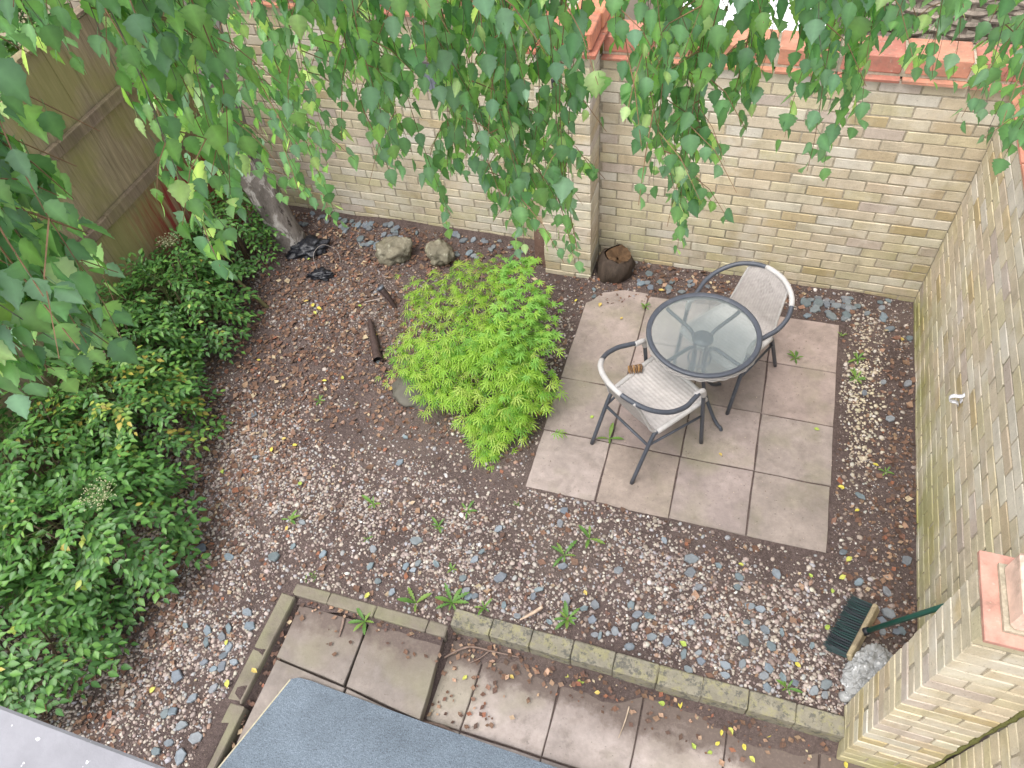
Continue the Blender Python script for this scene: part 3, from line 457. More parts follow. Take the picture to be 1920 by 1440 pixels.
def coping(root, x0, x1, y0, y1, z, n, along='x', tile=True, over=0.035):
    """row of thin creasing tiles with solid terracotta blocks bedded on them"""
    L = (x1 - x0) if along == 'x' else (y1 - y0); st = L / n
    for i in range(n):
        k = rnd.uniform(0.85, 1.12); t = (0.43 * k, 0.195 * k * rnd.uniform(0.92, 1.1), 0.13 * k)
        a, b = i * st + 0.006, (i + 1) * st - 0.006
        if along == 'x':
            MB().box((x0 + a, y0 - over, z), (x0 + b, y1 + over, z + 0.018), 0.002, jit=0.002, tint=t).build('creasing_tile', TERRA_M, root)
            MB().box((x0 + a + 0.003, y0 + 0.003, z + 0.032), (x0 + b - 0.003, y1 - 0.003, z + 0.135), 0.008, jit=0.002, tint=t).build('coping_block', TERRA_M, root)
        else:
            MB().box((x0 - over, y0 + a, z), (x1 + over, y0 + b, z + 0.018), 0.002, jit=0.002, tint=t).build('creasing_tile', TERRA_M, root)
            MB().box((x0 + 0.003, y0 + a + 0.003, z + 0.032), (x1 - 0.003, y0 + b - 0.003, z + 0.135), 0.008, jit=0.002, tint=t).build('coping_block', TERRA_M, root)
    MB().box((x0 + 0.005, y0 + 0.008, z + 0.0185), (x1 - 0.005, y1 - 0.008, z + 0.120)).build('bedding_mortar', MORTAR_M, root)
w = thing('brick_wall', 'yellow brick back wall behind the chairs, with terracotta coping', 'wall', (-1.13, 0.1, 0))
BRICKS.spread(order(wall_items((0, 0), (-2.255, 0), (0, -1), 22, phase=1)), w)
core(w, (-2.262, 0.005, -0.2), (0.10, 0.215, BZ + 22 * COURSE - 0.004)); coping(w, -2.25, 0.10, 0.0, 0.215, BZ + 22 * COURSE - 0.004, 7)
w = thing('brick_wall', 'yellow brick back wall behind the birch and the two pale boulders', 'wall', (-4.0, 0.15, 0))
BRICKS.spread(order(wall_items((-2.60, 0.06), (-5.27, 0.06), (0, -1), 24, phase=0)), w)
core(w, (-5.27, 0.065, -0.2), (-2.60, 0.275, BZ + 24 * COURSE - 0.004)); coping(w, -5.27, -2.62, 0.06, 0.275, BZ + 24 * COURSE - 0.004, 8)
w = thing('brick_wall', 'yellow brick wall seen over the top of the wooden fence', 'wall', (-6.6, 0.15, 0))
BRICKS.spread(order(wall_items((-5.40, 0.06), (-8.0, 0.06), (0, -1), 30, phase=0)), w)
core(w, (-8.0, 0.069, -0.2), (-5.40, 0.275, BZ + 30 * COURSE - 0.004)); coping(w, -8.0, -5.40, 0.06, 0.275, BZ + 30 * COURSE - 0.004, 8)
w = thing('brick_wall', 'yellow brick side wall with green algae and a white pipe clip', 'wall', (0.1, -1.45, 0))
BRICKS.spread(order(wall_items((0, -0.004), (0, -2.895), (-1, 0), 22, phase=0)), w)
core(w, (0.005, -2.895, -0.2), (0.215, -0.0045, BZ + 22 * COURSE - 0.004)); coping(w, 0.0, 0.215, -2.90, -0.05, BZ + 22 * COURSE - 0.004, 9, 'y')
w = thing('brick_wall', 'mossy brick wall beyond the capped pier, toward the house', 'wall', (0.1, -3.7, 0))
BRICKS.spread(order(wall_items((0, -3.13), (0, -4.3), (-1, 0), 22, base=BZ - 0.075, phase=1)), w)
core(w, (0.005, -4.3, -0.25), (0.215, -3.13, BZ + 21 * COURSE - 0.004)); coping(w, 0.0, 0.215, -4.3, -3.17, BZ + 21 * COURSE - 0.004, 4, 'y')
# pier on the back wall
w = thing('brick_pier', 'brick pier on the back wall beside the log stump, capped with terracotta', 'pier', (-2.43, -0.13, 0))
it = []
PX0, PX1, PY = -2.612, -2.257, -0.262
wd = (PX1 - PX0 - 0.01) / 3 * 2
for c in range(24):
    z = BZ + c * COURSE + BH / 2; segs = ((PX0, wd), (PX0 + wd + 0.01, PX1 - PX0 - wd - 0.01)) if c % 2 == 0 else ((PX0, PX1 - PX0 - wd - 0.01), (PX1 - wd, wd))
    for x, l in segs: it.append((rnd.randrange(len(BRICKS.d)), np.eye(3), (x + l / 2 + rnd.uniform(-0.0015, 0.0015), PY + 0.125 + rnd.uniform(-0.002, 0.002), z), np.array((l / BL, 0.25 / BD, 1))))
BRICKS.spread(it, w)
core(w, (PX0 + 0.005, PY + 0.006, -0.2), (PX1 - 0.004, 0.0, BZ + 24 * COURSE - 0.006))
zc = BZ + 24 * COURSE - 0.006
for y0, y1, t in ((-0.30, -0.03, (0.44, 0.17, 0.11)), (-0.024, 0.25, (0.47, 0.20, 0.12))):
    MB().box((PX0 - 0.04, y0, zc), (PX1 + 0.04, y1, zc + 0.022), 0.002, jit=0.003, tint=t).build('creasing_tile', TERRA_M, w)
for x0, x1, y0, y1, t in ((PX0 + 0.0, -2.43, -0.27, 0.0, (0.46, 0.185, 0.115)), (-2.42, PX1 + 0.012, -0.272, -0.03, (0.50, 0.20, 0.12)), (-2.41, PX1 + 0.02, -0.02, 0.24, (0.52, 0.225, 0.125))):
    MB().box((x0, y0, zc + 0.034), (x1, y1, zc + 0.135), 0.008, jit=0.003, tint=t).build('coping_block', TERRA_M, w)
MB().box((PX0 + 0.01, -0.262, zc + 0.0225), (PX1 - 0.005, 0.23, zc + 0.118)).build('bedding_mortar', MORTAR_M, w)
# pier on the side wall, near the house
w = thing('brick_pier', 'brick pier beside the crumpled bag and broom, under a terracotta cap tinted pale as if sunlit', 'pier', (-0.17, -3.02, 0))
it = []; QX, QY0, QY1 = -0.335, -3.125, -2.90
I3 = np.eye(3); R90 = np.array([[0, -1, 0], [1, 0, 0], [0, 0, 1.0]])
for c in range(24):
    z = -0.19 + c * COURSE + BH / 2; k = lambda: rnd.randrange(len(BRICKS.d)); j = lambda: rnd.uniform(-0.0015, 0.0015)
    if c % 2 == 0:
        it.append((k(), R90, (QX + BD / 2 + j(), (QY0 + QY1) / 2, z), np.array((0.225 / BL, 1, 1))))
        for y in (QY0 + BD / 2, QY1 - BD / 2): it.append((k(), I3, (QX + BD + 0.01 + BL / 2, y + j(), z), np.array((1, 1, 1.0))))
    else:
        for y in (QY0 + BD / 2, QY1 - BD / 2): it.append((k(), I3, (QX + BL / 2 + j(), y + j(), z), np.array((1, 1, 1.0))))
        it.append((k(), R90, (QX + BL + 0.01 + BD / 2, (QY0 + QY1) / 2, z), np.array((0.225 / BL, 1, 1))))
BRICKS.spread(it, w); core(w, (QX + 0.005, QY0 + 0.005, -0.25), (-0.004, QY1 - 0.005, -0.19 + 24 * COURSE - 0.006))
MB().box((-0.016, QY0 + 0.02, -0.2), (0.004, QY1 - 0.01, 1.6)).build('mortar_joint', MORTAR_M, w)
mq = MB(); zz_ = [-0.19 + 0.04 * i for i in range(46)]
mq.tube([(-0.012 + rnd.uniform(-0.004, 0.004), QY0 - 0.002, z) for z in zz_], [rnd.uniform(0.004, 0.013) for _ in zz_], 5); mq.build('moss', plain('moss', (0.15, 0.15, 0.055), 0.95, 0.1, 60, 0.6, 1.4, 0.6), w, True, kind='stuff')
zc = -0.19 + 24 * COURSE + 0.03
MB().box((QX + 0.005, QY0 + 0.005, zc - 0.04), (0.0, QY1 - 0.005, zc - 0.001)).build('bedding_mortar', MORTAR_M, w)
MB().box((QX - 0.012, QY0 - 0.035, zc), (0.235, QY1 + 0.04, zc + 0.02), 0.002, tint=(0.52, 0.27, 0.21)).build('creasing_tile', TERRA_M, w)
MB().box((QX + 0.036, QY0 + 0.003, zc + 0.0205), (0.20, QY1 - 0.0, zc + 0.035)).build('bedding_mortar', MORTAR_M, w)
MB().box((QX + 0.05, QY0 + 0.012, zc + 0.034), (0.19, QY1 - 0.008, zc + 0.14), 0.01, jit=0.003, tint=(0.70, 0.50, 0.40)).build('coping_block', TERRA_M, w)  # glare on the cap is lightened into the block and tile tints
# ------------------------------------------------------------------ fence
FX = -5.3
fence = thing('wooden_fence', 'tall weathered wooden fence, olive boards stained red low down', 'fence', (FX, -2.2, 0))
def fence_run(y0, y1, top, wob):
    y = y1
    while y > y0:
        wdt = rnd.uniform(0.135, 0.155); t = top + rnd.uniform(-0.012, 0.012) + (rnd.uniform(-0.05, 0) if rnd.random() < wob else 0)
        a = math.radians(1.6); m = Matrix.Translation((FX - 0.01, y - wdt / 2, 0)) @ Matrix.Rotation(a, 4, 'Z')
        MB().box((-0.007, -wdt / 2 - 0.006, 0.02), (0.007, wdt / 2, t), 0.002, jit=0.0015).build('board', FENCE_M, fence, mw=m); y -= wdt - 0.004
fence_run(-1.36, 0.0, 2.03, 0.0); fence_run(-4.4, -1.37, 1.93, 0.3)
for (y0, y1) in ((-1.40, 0.0), (-4.4, -1.405)):
    for z in (0.30, 0.985, 1.545):
        MB().box((FX + 0.002, y0, z - 0.04), (FX + 0.04, y1, z + 0.038), 0.004, jit=0.003).build('rail', RAIL_M, fence)
for y, t in ((-1.38, 2.06), (-3.2, 1.95)): MB().box((FX - 0.10, y - 0.05, -0.1), (FX - 0.022, y + 0.05, t), 0.006, jit=0.003).build('post', RAIL_M, fence)
MB().box((FX - 0.05, -1.33, 2.035), (FX + 0.02, -0.02, 2.06), 0.004, jit=0.004).build('capping', RAIL_M, fence)
# ------------------------------------------------------------------ beyond the wall
hur = thing('wattle_hurdle', 'woven willow hurdle standing behind the back wall', 'hurdle', (-0.2, 0.62, 0))
for i in range(9):
    x = -0.80 + i * 0.145; MB().tube([(x, 0.62, -0.1), (x + 0.004, 0.62, 1.0), (x, 0.62, 2.3)], 0.014, 7).build('stake', WITHY_M, hur)
for i in range(46):
    z = 0.72 + i * 0.034; pts = []
    for q in range(37):
        x = -0.86 + q * 0.036; pts.append((x, 0.62 + 0.024 * math.cos(math.pi * (x + 0.80) / 0.145 + (i % 2) * math.pi), z + 0.004 * math.sin(q * 0.7 + i)))
    MB().tube(pts, rnd.uniform(0.013, 0.017), 6).build('withy', WITHY_M, hur)
shed = thing('flat_roof', 'white painted flat roof glimpsed behind the back wall coping', 'roof', (-1.6, 3, 0))
wp = plain('white_paint', (0.82, 0.82, 0.83), 0.5, 0.3, 3, 0.97, 1.03)
MB().box((-2.05, 0.9, 1.18), (-0.93, 5.0, 1.26), 0.01).build('roof_sheet', wp, shed); MB().box((-2.0, 0.95, -0.17), (-1.0, 4.95, 1.178)).build('wall', plain('render', (0.55, 0.53, 0.5)), shed)
gb = thing('board', 'olive green painted board behind the terracotta capped pier', 'board', (-2.3, 0.42, 1.6))
MB().box((-2.62, 0.40, 1.40), (-2.20, 0.43, 1.79), 0.004, jit=0.002).build('panel', GREENW_M, gb); MB().box((-2.5, 0.431, -0.17), (-2.44, 0.48, 1.7), 0.004).build('post', RAIL_M, gb)
# ------------------------------------------------------------------ loose ground cover
ICO_V = []; ph = (1 + 5 ** 0.5) / 2
for a in (-1, 1):
    for b in (-ph, ph): ICO_V += [(a, b, 0), (0, a, b), (b, 0, a)]
ICO_V = np.array(ICO_V) / np.linalg.norm((1, ph))
def hull20(V):
    F = []
    for i in range(12):
        for j in range(i + 1, 12):
            for k in range(j + 1, 12):
                d = [np.linalg.norm(V[a] - V[b]) for a, b in ((i, j), (j, k), (i, k))]
                if max(d) < 1.1:
                    n = np.cross(V[j] - V[i], V[k] - V[i]); F.append((i, j, k) if n @ V[i] > 0 else (i, k, j))
    return np.array(F)
ICO_F = hull20(ICO_V)
def rot_rows(yaw, tilt, ax):
    """array of rotation matrices: yaw about z then tilt about a horizontal axis"""
    n = len(yaw); R1 = np.zeros((n, 3, 3)); c, s_ = np.cos(yaw), np.sin(yaw); R1[:, 0, 0] = c; R1[:, 0, 1] = -s_; R1[:, 1, 0] = s_; R1[:, 1, 1] = c; R1[:, 2, 2] = 1
    k = np.stack([np.cos(ax), np.sin(ax), np.zeros(n)], 1); K = np.zeros((n, 3, 3)); K[:, 0, 1] = -k[:, 2]; K[:, 0, 2] = k[:, 1]; K[:, 1, 0] = k[:, 2]; K[:, 1, 2] = -k[:, 0]; K[:, 2, 0] = -k[:, 1]; K[:, 2, 1] = k[:, 0]
    R2 = np.eye(3)[None] + np.sin(tilt)[:, None, None] * K + (1 - np.cos(tilt))[:, None, None] * (K @ K)
    return R2 @ R1
def scatter(name, protoV, protoF, P, S, yaw, tilt, ax, col, mat, kind='stuff', smooth=True):
    n = len(P); m = len(protoV[0]); Rm = rot_rows(yaw, tilt, ax); vi = nr.integers(0, len(protoV), n)
    V = np.einsum('nij,nmj->nmi', Rm, np.array(protoV)[vi] * S[:, None, :]) + P[:, None, :]
    F = (protoF[None] + (np.arange(n) * m)[:, None, None]).reshape(-1, protoF.shape[1])
    return link(name, np_mesh(name, V.reshape(-1, 3), F, mat, np.repeat(col, m, 0), smooth), kind=kind)
def pick(colors, n, jit=0.15):
    c = np.array([q[1:] for q in colors]); w_ = np.array([q[0] for q in colors]); i = nr.choice(len(c), n, p=w_ / w_.sum())
    return c[i] * nr.uniform(1 - jit, 1 + jit, (n, 1)) * nr.uniform(0.96, 1.04, (n, 3))
def blob(x, y, cx, cy, rx, ry): return np.exp(-(((x - cx) / rx) ** 2 + ((y - cy) / ry) ** 2))
def on_soil(x, y):
    pat = (x > -2.232) & (x < -0.445) & (y > -2.125) & (y < -0.33) & ~((x < -1.79) & (y > -0.50))
    low = ((x > -2.38) & (y < -2.945)) | ((x > -3.39) & (x <= -2.38) & (y < -3.05))
    rk = False
    return ~pat & ~low & (x < -0.01) & (y < -0.01) & ~((x > -0.345) & (y < -2.9)) & ~((x < -2.25) & (x > -2.62) & (y > -0.27))
def gravel_density(x, y):
    band = 1 / (1 + np.exp((y + 2.12 + 0.10 * (x + 2)) / 0.10)); d = 0.95 * band                     # wide pale band before the kerb
    d = np.maximum(d, 0.75 * blob(x, y, -3.75, -2.55, 0.75, 0.75)); d = np.maximum(d, 0.55 * blob(x, y, -3.85, -1.0, 0.7, 0.45))
    d = np.maximum(d, 0.7 * blob(x, y, -3.55, -3.7, 0.33, 1.0)); d = np.maximum(d, 0.55 * blob(x, y, -3.3, -0.95, 0.5, 0.35))
    d = np.maximum(d, 0.8 * blob(x, y, -2.42, -1.1, 0.18, 0.5)); d = np.maximum(d, 1.0 * blob(x, y, -0.30, -0.95, 0.13, 0.75)); d = np.maximum(d, 0.45 * blob(x, y, -2.55, -1.9, 0.35, 0.35))
    d = np.maximum(d, 0.14)
    for (cx, cy, rx, ry, k) in ((-3.35, -1.98, 0.62, 0.24, 0.9), (-3.55, -1.45, 0.5, 0.28, 0.6), (-4.3, -1.75, 0.5, 0.22, 0.6), (-2.45, -2.12, 0.35, 0.16, 0.6), (-2.7, -2.95, 0.45, 0.10, 0.85), (-3.30, -3.55, 0.10, 0.6, 0.85), (-1.4, -2.93, 0.6, 0.05, 0.7), (-0.10, -1.4, 0.10, 1.2, 0.75), (-1.0, -2.22, 0.9, 0.06, 0.7), (-2.30, -1.7, 0.07, 0.7, 0.6), (-3.2, -0.15, 1.6, 0.30, 0.8), (-0.12, -2.3, 0.12, 0.4, 0.4), (-1.6, -0.15, 0.8, 0.16, 0.9)):
        d = d * (1 - k * blob(x, y, cx, cy, rx, ry))
    return d * (0.25 + 1.3 * vnoise(x, y, 3.0, 5)) * (0.45 + 1.0 * vnoise(x, y, 11, 9))
def litter_density(x, y):
    d = 1.0 * blob(x, y, -4.2, -2.6, 0.36, 1.9) + 0.8 * blob(x, y, -4.35, -1.3, 0.6, 0.9) + 0.55 * blob(x, y, -3.6, -1.2, 0.6, 0.5) + 0.75 * blob(x, y, -3.3, -0.25, 1.5, 0.32) + 0.8 * blob(x, y, -0.10, -2.0, 0.14, 1.0) + 0.7 * blob(x, y, -1.3, -0.14, 0.9, 0.10) + 0.6 * blob(x, y, -3.0, -1.6, 0.35, 0.3)
    return np.clip((d + 0.13) * (0.5 + 0.9 * vnoise(x, y, 4, 3)), 0, 1)
def draw(n, dens, x0, x1, y0, y1):
    x = nr.uniform(x0, x1, n); y = nr.uniform(y0, y1, n); keep = on_soil(x, y) & (nr.random(n) < dens(x, y)); return x[keep], y[keep]
stoneV = [(ICO_V * nr.uniform(0.78, 1.2, (12, 1)) * np.array((0.5, 0.4, 0.30)) * nr.uniform(0.85, 1.15, 3)) for _ in range(12)]
GC = [(3.0, 0.35, 0.295, 0.25), (2.8, 0.285, 0.232, 0.20), (1.0, 0.43, 0.385, 0.335), (2.8, 0.19, 0.142, 0.125), (1.5, 0.29, 0.28, 0.28), (0.4, 0.30, 0.19, 0.14), (0.08, 0.60, 0.57, 0.54)]
x, y = draw(135000, gravel_density, -5.0, 0.0, -4.6, 0.05)
n = len(x); sz = np.exp(nr.normal(np.log(0.0165), 0.36, n)); sz = np.clip(sz, 0.007, 0.040)
z = ground_z(x, y) + sz * 0.03
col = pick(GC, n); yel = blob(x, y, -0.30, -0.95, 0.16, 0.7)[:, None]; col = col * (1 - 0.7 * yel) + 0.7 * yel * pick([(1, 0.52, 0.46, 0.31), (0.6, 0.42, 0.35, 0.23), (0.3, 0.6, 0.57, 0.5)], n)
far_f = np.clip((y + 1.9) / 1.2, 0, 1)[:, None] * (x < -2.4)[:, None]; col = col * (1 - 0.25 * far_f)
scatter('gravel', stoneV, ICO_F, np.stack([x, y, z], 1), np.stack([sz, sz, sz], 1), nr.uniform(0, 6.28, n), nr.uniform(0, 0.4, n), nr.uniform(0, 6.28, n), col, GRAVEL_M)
x, y = draw(60000, lambda a, b: 0.25 + 0.55 * vnoise(a, b, 5, 7), -5.0, 0.0, -4.6, 0.05); n = len(x); sz = nr.uniform(0.005, 0.011, n)
scatter('grit', stoneV, ICO_F, np.stack([x, y, ground_z(x, y) + sz * 0.15], 1), np.stack([sz] * 3, 1), nr.uniform(0, 6.28, n), nr.uniform(0, 0.4, n), nr.uniform(0, 6.28, n), pick(GC + [(5, 0.16, 0.115, 0.09)], n), GRAVEL_M)
flakeV = []
for _ in range(8):
    c = nr.uniform(-0.25, 0.35); w_ = nr.uniform(0.25, 0.42)
    flakeV.append(np.array([(0, -0.5, 0), (w_, -0.08, c * 0.5), (0.02, 0.5, nr.uniform(-0.1, 0.25)), (-w_, 0.02, c * 0.6), (0, 0.0, -0.05)]))
FLF = np.array([(0, 1, 4), (1, 2, 4), (2, 3, 4), (3, 0, 4)])
LC = [(3, 0.150, 0.085, 0.058), (2, 0.20, 0.122, 0.082), (2.6, 0.105, 0.064, 0.048), (0.7, 0.29, 0.19, 0.125), (0.3, 0.23, 0.10, 0.06), (0.3, 0.37, 0.29, 0.19)]
x, y = draw(34000, litter_density, -5.3, 0.0, -4.6, 0.05); n = len(x); sz = np.clip(np.exp(nr.normal(np.log(0.026), 0.4, n)), 0.012, 0.06)
scatter('leaf_litter', flakeV, FLF, np.stack([x, y, ground_z(x, y) + 0.004 + nr.uniform(0, 0.010, n)], 1), np.stack([sz] * 3, 1), nr.uniform(0, 6.28, n), nr.uniform(0, 0.55, n), nr.uniform(0, 6.28, n), pick(LC, n), LITTER_M)
# litter and crumbs that lie on the lower paving
n = 420; x = nr.uniform(-3.25, -0.35, n); y = -3.07 - np.abs(nr.normal(0, 0.10, n)); zz = np.where(x > -2.36, -0.108 + 0.04 * np.exp((y + 3.06) / 0.05), -0.022)
sel = nr.random(70); x[:70] = nr.uniform(-2.34, -2.0, 70); y[:70] = nr.uniform(-3.5, -3.07, 70); zz[:70] = -0.112; x[70:120] = nr.uniform(-3.28, -3.22, 50); y[70:120] = nr.uniform(-4.2, -3.2, 50); zz[70:120] = -0.045
sz = nr.uniform(0.012, 0.04, n); scatter('leaf_litter', flakeV, FLF, np.stack([x, y, zz + 0.006], 1), np.stack([sz] * 3, 1), nr.uniform(0, 6.28, n), nr.uniform(0, 0.4, n), nr.uniform(0, 6.28, n), pick(LC + [(1, 0.36, 0.24, 0.16)], n), LITTER_M)
n = 260; x = nr.uniform(-2.2, -0.46, n); y = nr.uniform(-2.1, -0.4, n); sz = nr.uniform(0.004, 0.009, n)
scatter('grit', stoneV, ICO_F, np.stack([x, y, np.full(n, 0.015)], 1), np.stack([sz] * 3, 1), nr.uniform(0, 6.28, n), nr.uniform(0, 0.3, n), nr.uniform(0, 6.28, n), pick([(2, 0.2, 0.15, 0.11), (1, 0.4, 0.33, 0.26)], n), GRAVEL_M)
# slate chips, each one a thing
def slate_def():
    n = rnd.randint(5, 8); a0 = rnd.uniform(0, 6); e = rnd.uniform(0.5, 0.85); P = []
    for i in range(n):
        a = a0 + 2 * math.pi * i / n + rnd.uniform(-0.25, 0.25); r = 0.5 * rnd.uniform(0.8, 1.1); P.append((r * math.cos(a), r * e * math.sin(a)))
    V = [(px, py, -0.09) for px, py in P] + [(px, py, 0.05) for px, py in P] + [(px * 0.86, py * 0.86, 0.10 + rnd.uniform(-0.02, 0.02)) for px, py in P]
    F = [tuple(2 * n + i for i in range(n))] + [(a * n + i, a * n + (i + 1) % n, (a + 1) * n + (i + 1) % n, (a + 1) * n + i) for a in (0, 1) for i in range(n)]
    k = rnd.uniform(0.75, 1.2); return (V, F, np.array((0.150, 0.176, 0.190)) * k * np.array((rnd.uniform(0.9, 1.15), 1, rnd.uniform(0.95, 1.08))))
SLATE = Variants('slate_chip', [slate_def() for _ in range(16)], SLATE_M)
for (sx, sy, ss) in SLATES:
    if not bool(on_soil(np.array([sx]), np.array([sy]))[0]): continue
    s_ = 0.056 * ss; R3 = rot_rows(np.array([rnd.uniform(0, 6.28)]), np.array([rnd.uniform(0, 0.28)]), np.array([rnd.uniform(0, 6.28)]))[0]
    o = SLATE.piece(rnd.randrange(16), R3, (sx, sy, float(ground_z(sx, sy)) + 0.010), s_, None)
    if sy > -0.62: props(o, 'flat blue grey slate chip on dark soil at the foot of the back wall', 'slate chip', 'slate chips along the foot of the back wall')
    elif sx < -3.1: props(o, 'flat blue grey slate chip lying on gravel near the leafy shrubs', 'slate chip', 'slate chips near the shrubs')
    elif sx > -0.45 and sy > -2.3: props(o, 'flat blue grey slate chip in the gravel strip between patio and side wall', 'slate chip', 'slate chips beside the side wall')
    else: props(o, 'flat blue grey slate chip lying on the pale gravel above the kerb', 'slate chip', 'slate chips on the gravel above the kerb')
def yl_def(k):
    V = np.array([(0, -0.5, 0.0), (0.30, -0.2, 0.08), (0.26, 0.15, 0.10), (0, 0.5, 0.05), (-0.28, 0.12, 0.12), (-0.30, -0.2, 0.06), (0, 0, 0.0)]) + nr.uniform(-0.05, 0.05, (7, 3))
    F = [(i, (i + 1) % 6, 6) for i in range(6)]; c = ((0.50, 0.43, 0.08), (0.42, 0.42, 0.10), (0.48, 0.36, 0.11), (0.30, 0.38, 0.08))[k % 4]; return V, F, np.array(c)
YL = Variants('fallen_leaf', [yl_def(k) for k in range(8)], LITTER_M)
for (lx, ly) in YELLOW:
    lowp = lx > -2.37 and ly < -3.05; pat = not lowp and not bool(on_soil(np.array([lx]), np.array([ly]))[0]) and ly > -2.2
    lz = -0.108 if lowp else (0.020 if pat else float(ground_z(lx, ly)) + 0.022)
    o = YL.piece(rnd.randrange(8), rot_rows(np.array([rnd.uniform(0, 6.28)]), np.array([rnd.uniform(0, 0.3)]), np.array([rnd.uniform(0, 6.28)]))[0], (lx, ly, lz), rnd.uniform(0.028, 0.044), None)
    if lowp: props(o, 'small yellow fallen birch leaf on the pale paving below the kerb', 'leaf', 'yellow leaves on the lower paving')
    elif pat: props(o, 'small yellow fallen birch leaf lying on the patio slabs', 'leaf', 'yellow leaves on the patio')
    else: props(o, 'small yellow fallen birch leaf lying on the gravel', 'leaf', 'yellow leaves on the gravel')
# ------------------------------------------------------------------ weeds
WL = ['dandelion rosette on gravel below the bright maple', 'dandelion spreading flat between the maple and the patio corner', 'tiny green seedling on gravel below the bright maple', 'ragged green weed on the gravel straight below the maple tip', 'large dandelion rosette in the middle of the pale gravel', 'dandelion with broad leaves just below the patio front edge', 'small green weed in gravel beside the leafy shrubs', 'dandelion growing over the back edge of the concrete kerb', 'dandelion beside the kerb near the step in its line', 'low rounded weed on bare soil just above the kerb', 'upright narrow weed on gravel above the lichened kerb', 'dandelion in the soil below the concrete edging corner', 'dandelion growing in a patio joint under the wicker chair', 'small weed in the patio joint behind the round table', 'weed with a long leaf in the patio joint behind the chair', 'tiny green sprout at the patio edge beside the gravel strip', 'small weed in the pale gravel strip, nearer the corner', 'small weed in the pale gravel strip, further from the corner', 'tiny sprout in leaf litter by the side wall', 'bright clover like leaves above the lichened kerb end', 'green weed in leaf litter beside the shrubs', 'tiny seedling on bare gravel beyond the maple', 'tuft of fine green moss at the edging corner', 'tiny reddish weed among slate chips on the gravel', 'tiny weed on the soil by the patio front corner']
def weed_leaf(L, w_, lobes, tint):
    V = []; F = []; n = 13
    for i in range(n):
        t = i / (n - 1); hw = w_ * math.sin(math.pi * min(1, t * 0.9 + 0.06)) ** 0.8 * (0.35 + 0.9 * t) * (1 - 0.50 * lobes * (i % 2)); zz = L * (0.42 * t - 0.5 * t * t)
        V += [(-hw, L * t, zz + hw * 0.35), (0, L * t, zz), (hw, L * t, zz + hw * 0.35)]
    for i in range(n - 1):
        for k in (0, 1): F.append((3 * i + k, 3 * i + k + 1, 3 * i + 4 + k, 3 * i + 3 + k))
    return V, F, np.array(tint)
WDV = Variants('leaf', [weed_leaf(0.082, 0.0125, 0.6 + 0.6 * (k % 2), ((0.13, 0.25, 0.05), (0.10, 0.21, 0.045), (0.17, 0.27, 0.055))[k % 3]) for k in range(6)], WEED_M, True)
for (wx, wy, ws), lab in zip(WEEDS, WL):
    wz = -0.02 if (wy < -3.1 and wx > -3.25) else (0.012 if (wx > -2.23 and wx < -0.45 and -2.12 < wy < -0.4) else float(ground_z(wx, wy)))
    t = thing('weed', lab, 'weed', (wx, wy, wz), 0, 'weeds'); m = 22 if 'moss' in lab else rnd.randint(4, 9); a0 = rnd.uniform(0, 6)
    for i in range(m):
        a = a0 + 6.283 * i / m + rnd.uniform(-0.4, 0.4); el = rnd.uniform(0.1, 0.75); ax = np.array((math.cos(a) * math.cos(el), math.sin(a) * math.cos(el), math.sin(el)))
        k = rnd.uniform(0.45, 1.2) * ws * (0.35 if 'moss' in lab else 1); off = np.array((rnd.uniform(-1, 1), rnd.uniform(-1, 1), 0)) * 0.03 * ('moss' in lab)
        WDV.piece(rnd.randrange(6), frame(ax, (0, 0, 1)), np.array((wx, wy, wz)) + off, k, t)
# ------------------------------------------------------------------ table and chairs
TC = (-1.345, -1.27, 0.012); TZ = 0.70
tb = thing('round_table', 'round bistro table with rippled glass top and dark rim', 'table', TC)
TR = 0.318; m = Matrix.Translation(TC); B0 = lambda: MB()
B0().lathe([(TR - 0.022, TZ - 0.004), (TR - 0.004, TZ + 0.004), (TR + 0.006, TZ + 0.001), (TR + 0.009, TZ - 0.008), (TR + 0.004, TZ - 0.018), (TR - 0.022, TZ - 0.016), (TR - 0.022, TZ - 0.004)], 64).build('rim', TUBE_M, tb, True, m)
B0().lathe([(0.0005, TZ - 0.0055), (TR - 0.0235, TZ - 0.0055), (TR - 0.0235, TZ - 0.0105), (0.0005, TZ - 0.0105)], 64).build('glass_top', GLASS_M, tb, False, m)
ap = MB(); nA = 120
for row in range(3):
    pts = []
    for q in range(nA):
        a = 2 * math.pi * q / nA; r = TR + 0.001 + 0.003 * math.cos(q * math.pi / 2 + row * math.pi); pts.append((r * math.cos(a), r * math.sin(a), TZ - 0.023 - row * 0.010))
    ap.tube(pts, 0.0062, 6, tint=(0.36, 0.335, 0.31), closed=True)
ap.build('woven_apron', WOVEN_M, tb, True, m)
for k in range(4):
    a = math.radians(-36 + 90 * k); c, s_ = math.cos(a), math.sin(a)
    prof = [(0.296, 0.672), (0.27, 0.662), (0.18, 0.655), (0.10, 0.645), (0.058, 0.60), (0.045, 0.50), (0.05, 0.36), (0.085, 0.22), (0.17, 0.08), (0.225, 0.025), (0.25, 0.018), (0.262, 0.0)]
    B0().tube([(r * c, r * s_, z) for r, z in prof], 0.0115, 10, sub=5).build('leg', TUBE_M, tb, True, m)
B0().lathe([(0.072, 0.47), (0.072, 0.482), (0.062, 0.482), (0.062, 0.47), (0.072, 0.47)], 28).build('hub_ring', TUBE_M, tb, True, m)
B0().lathe([(0.0005, 0.655), (0.06, 0.655), (0.062, 0.648), (0.0005, 0.648)], 24).build('hub_plate', TUBE_M, tb, True, m)
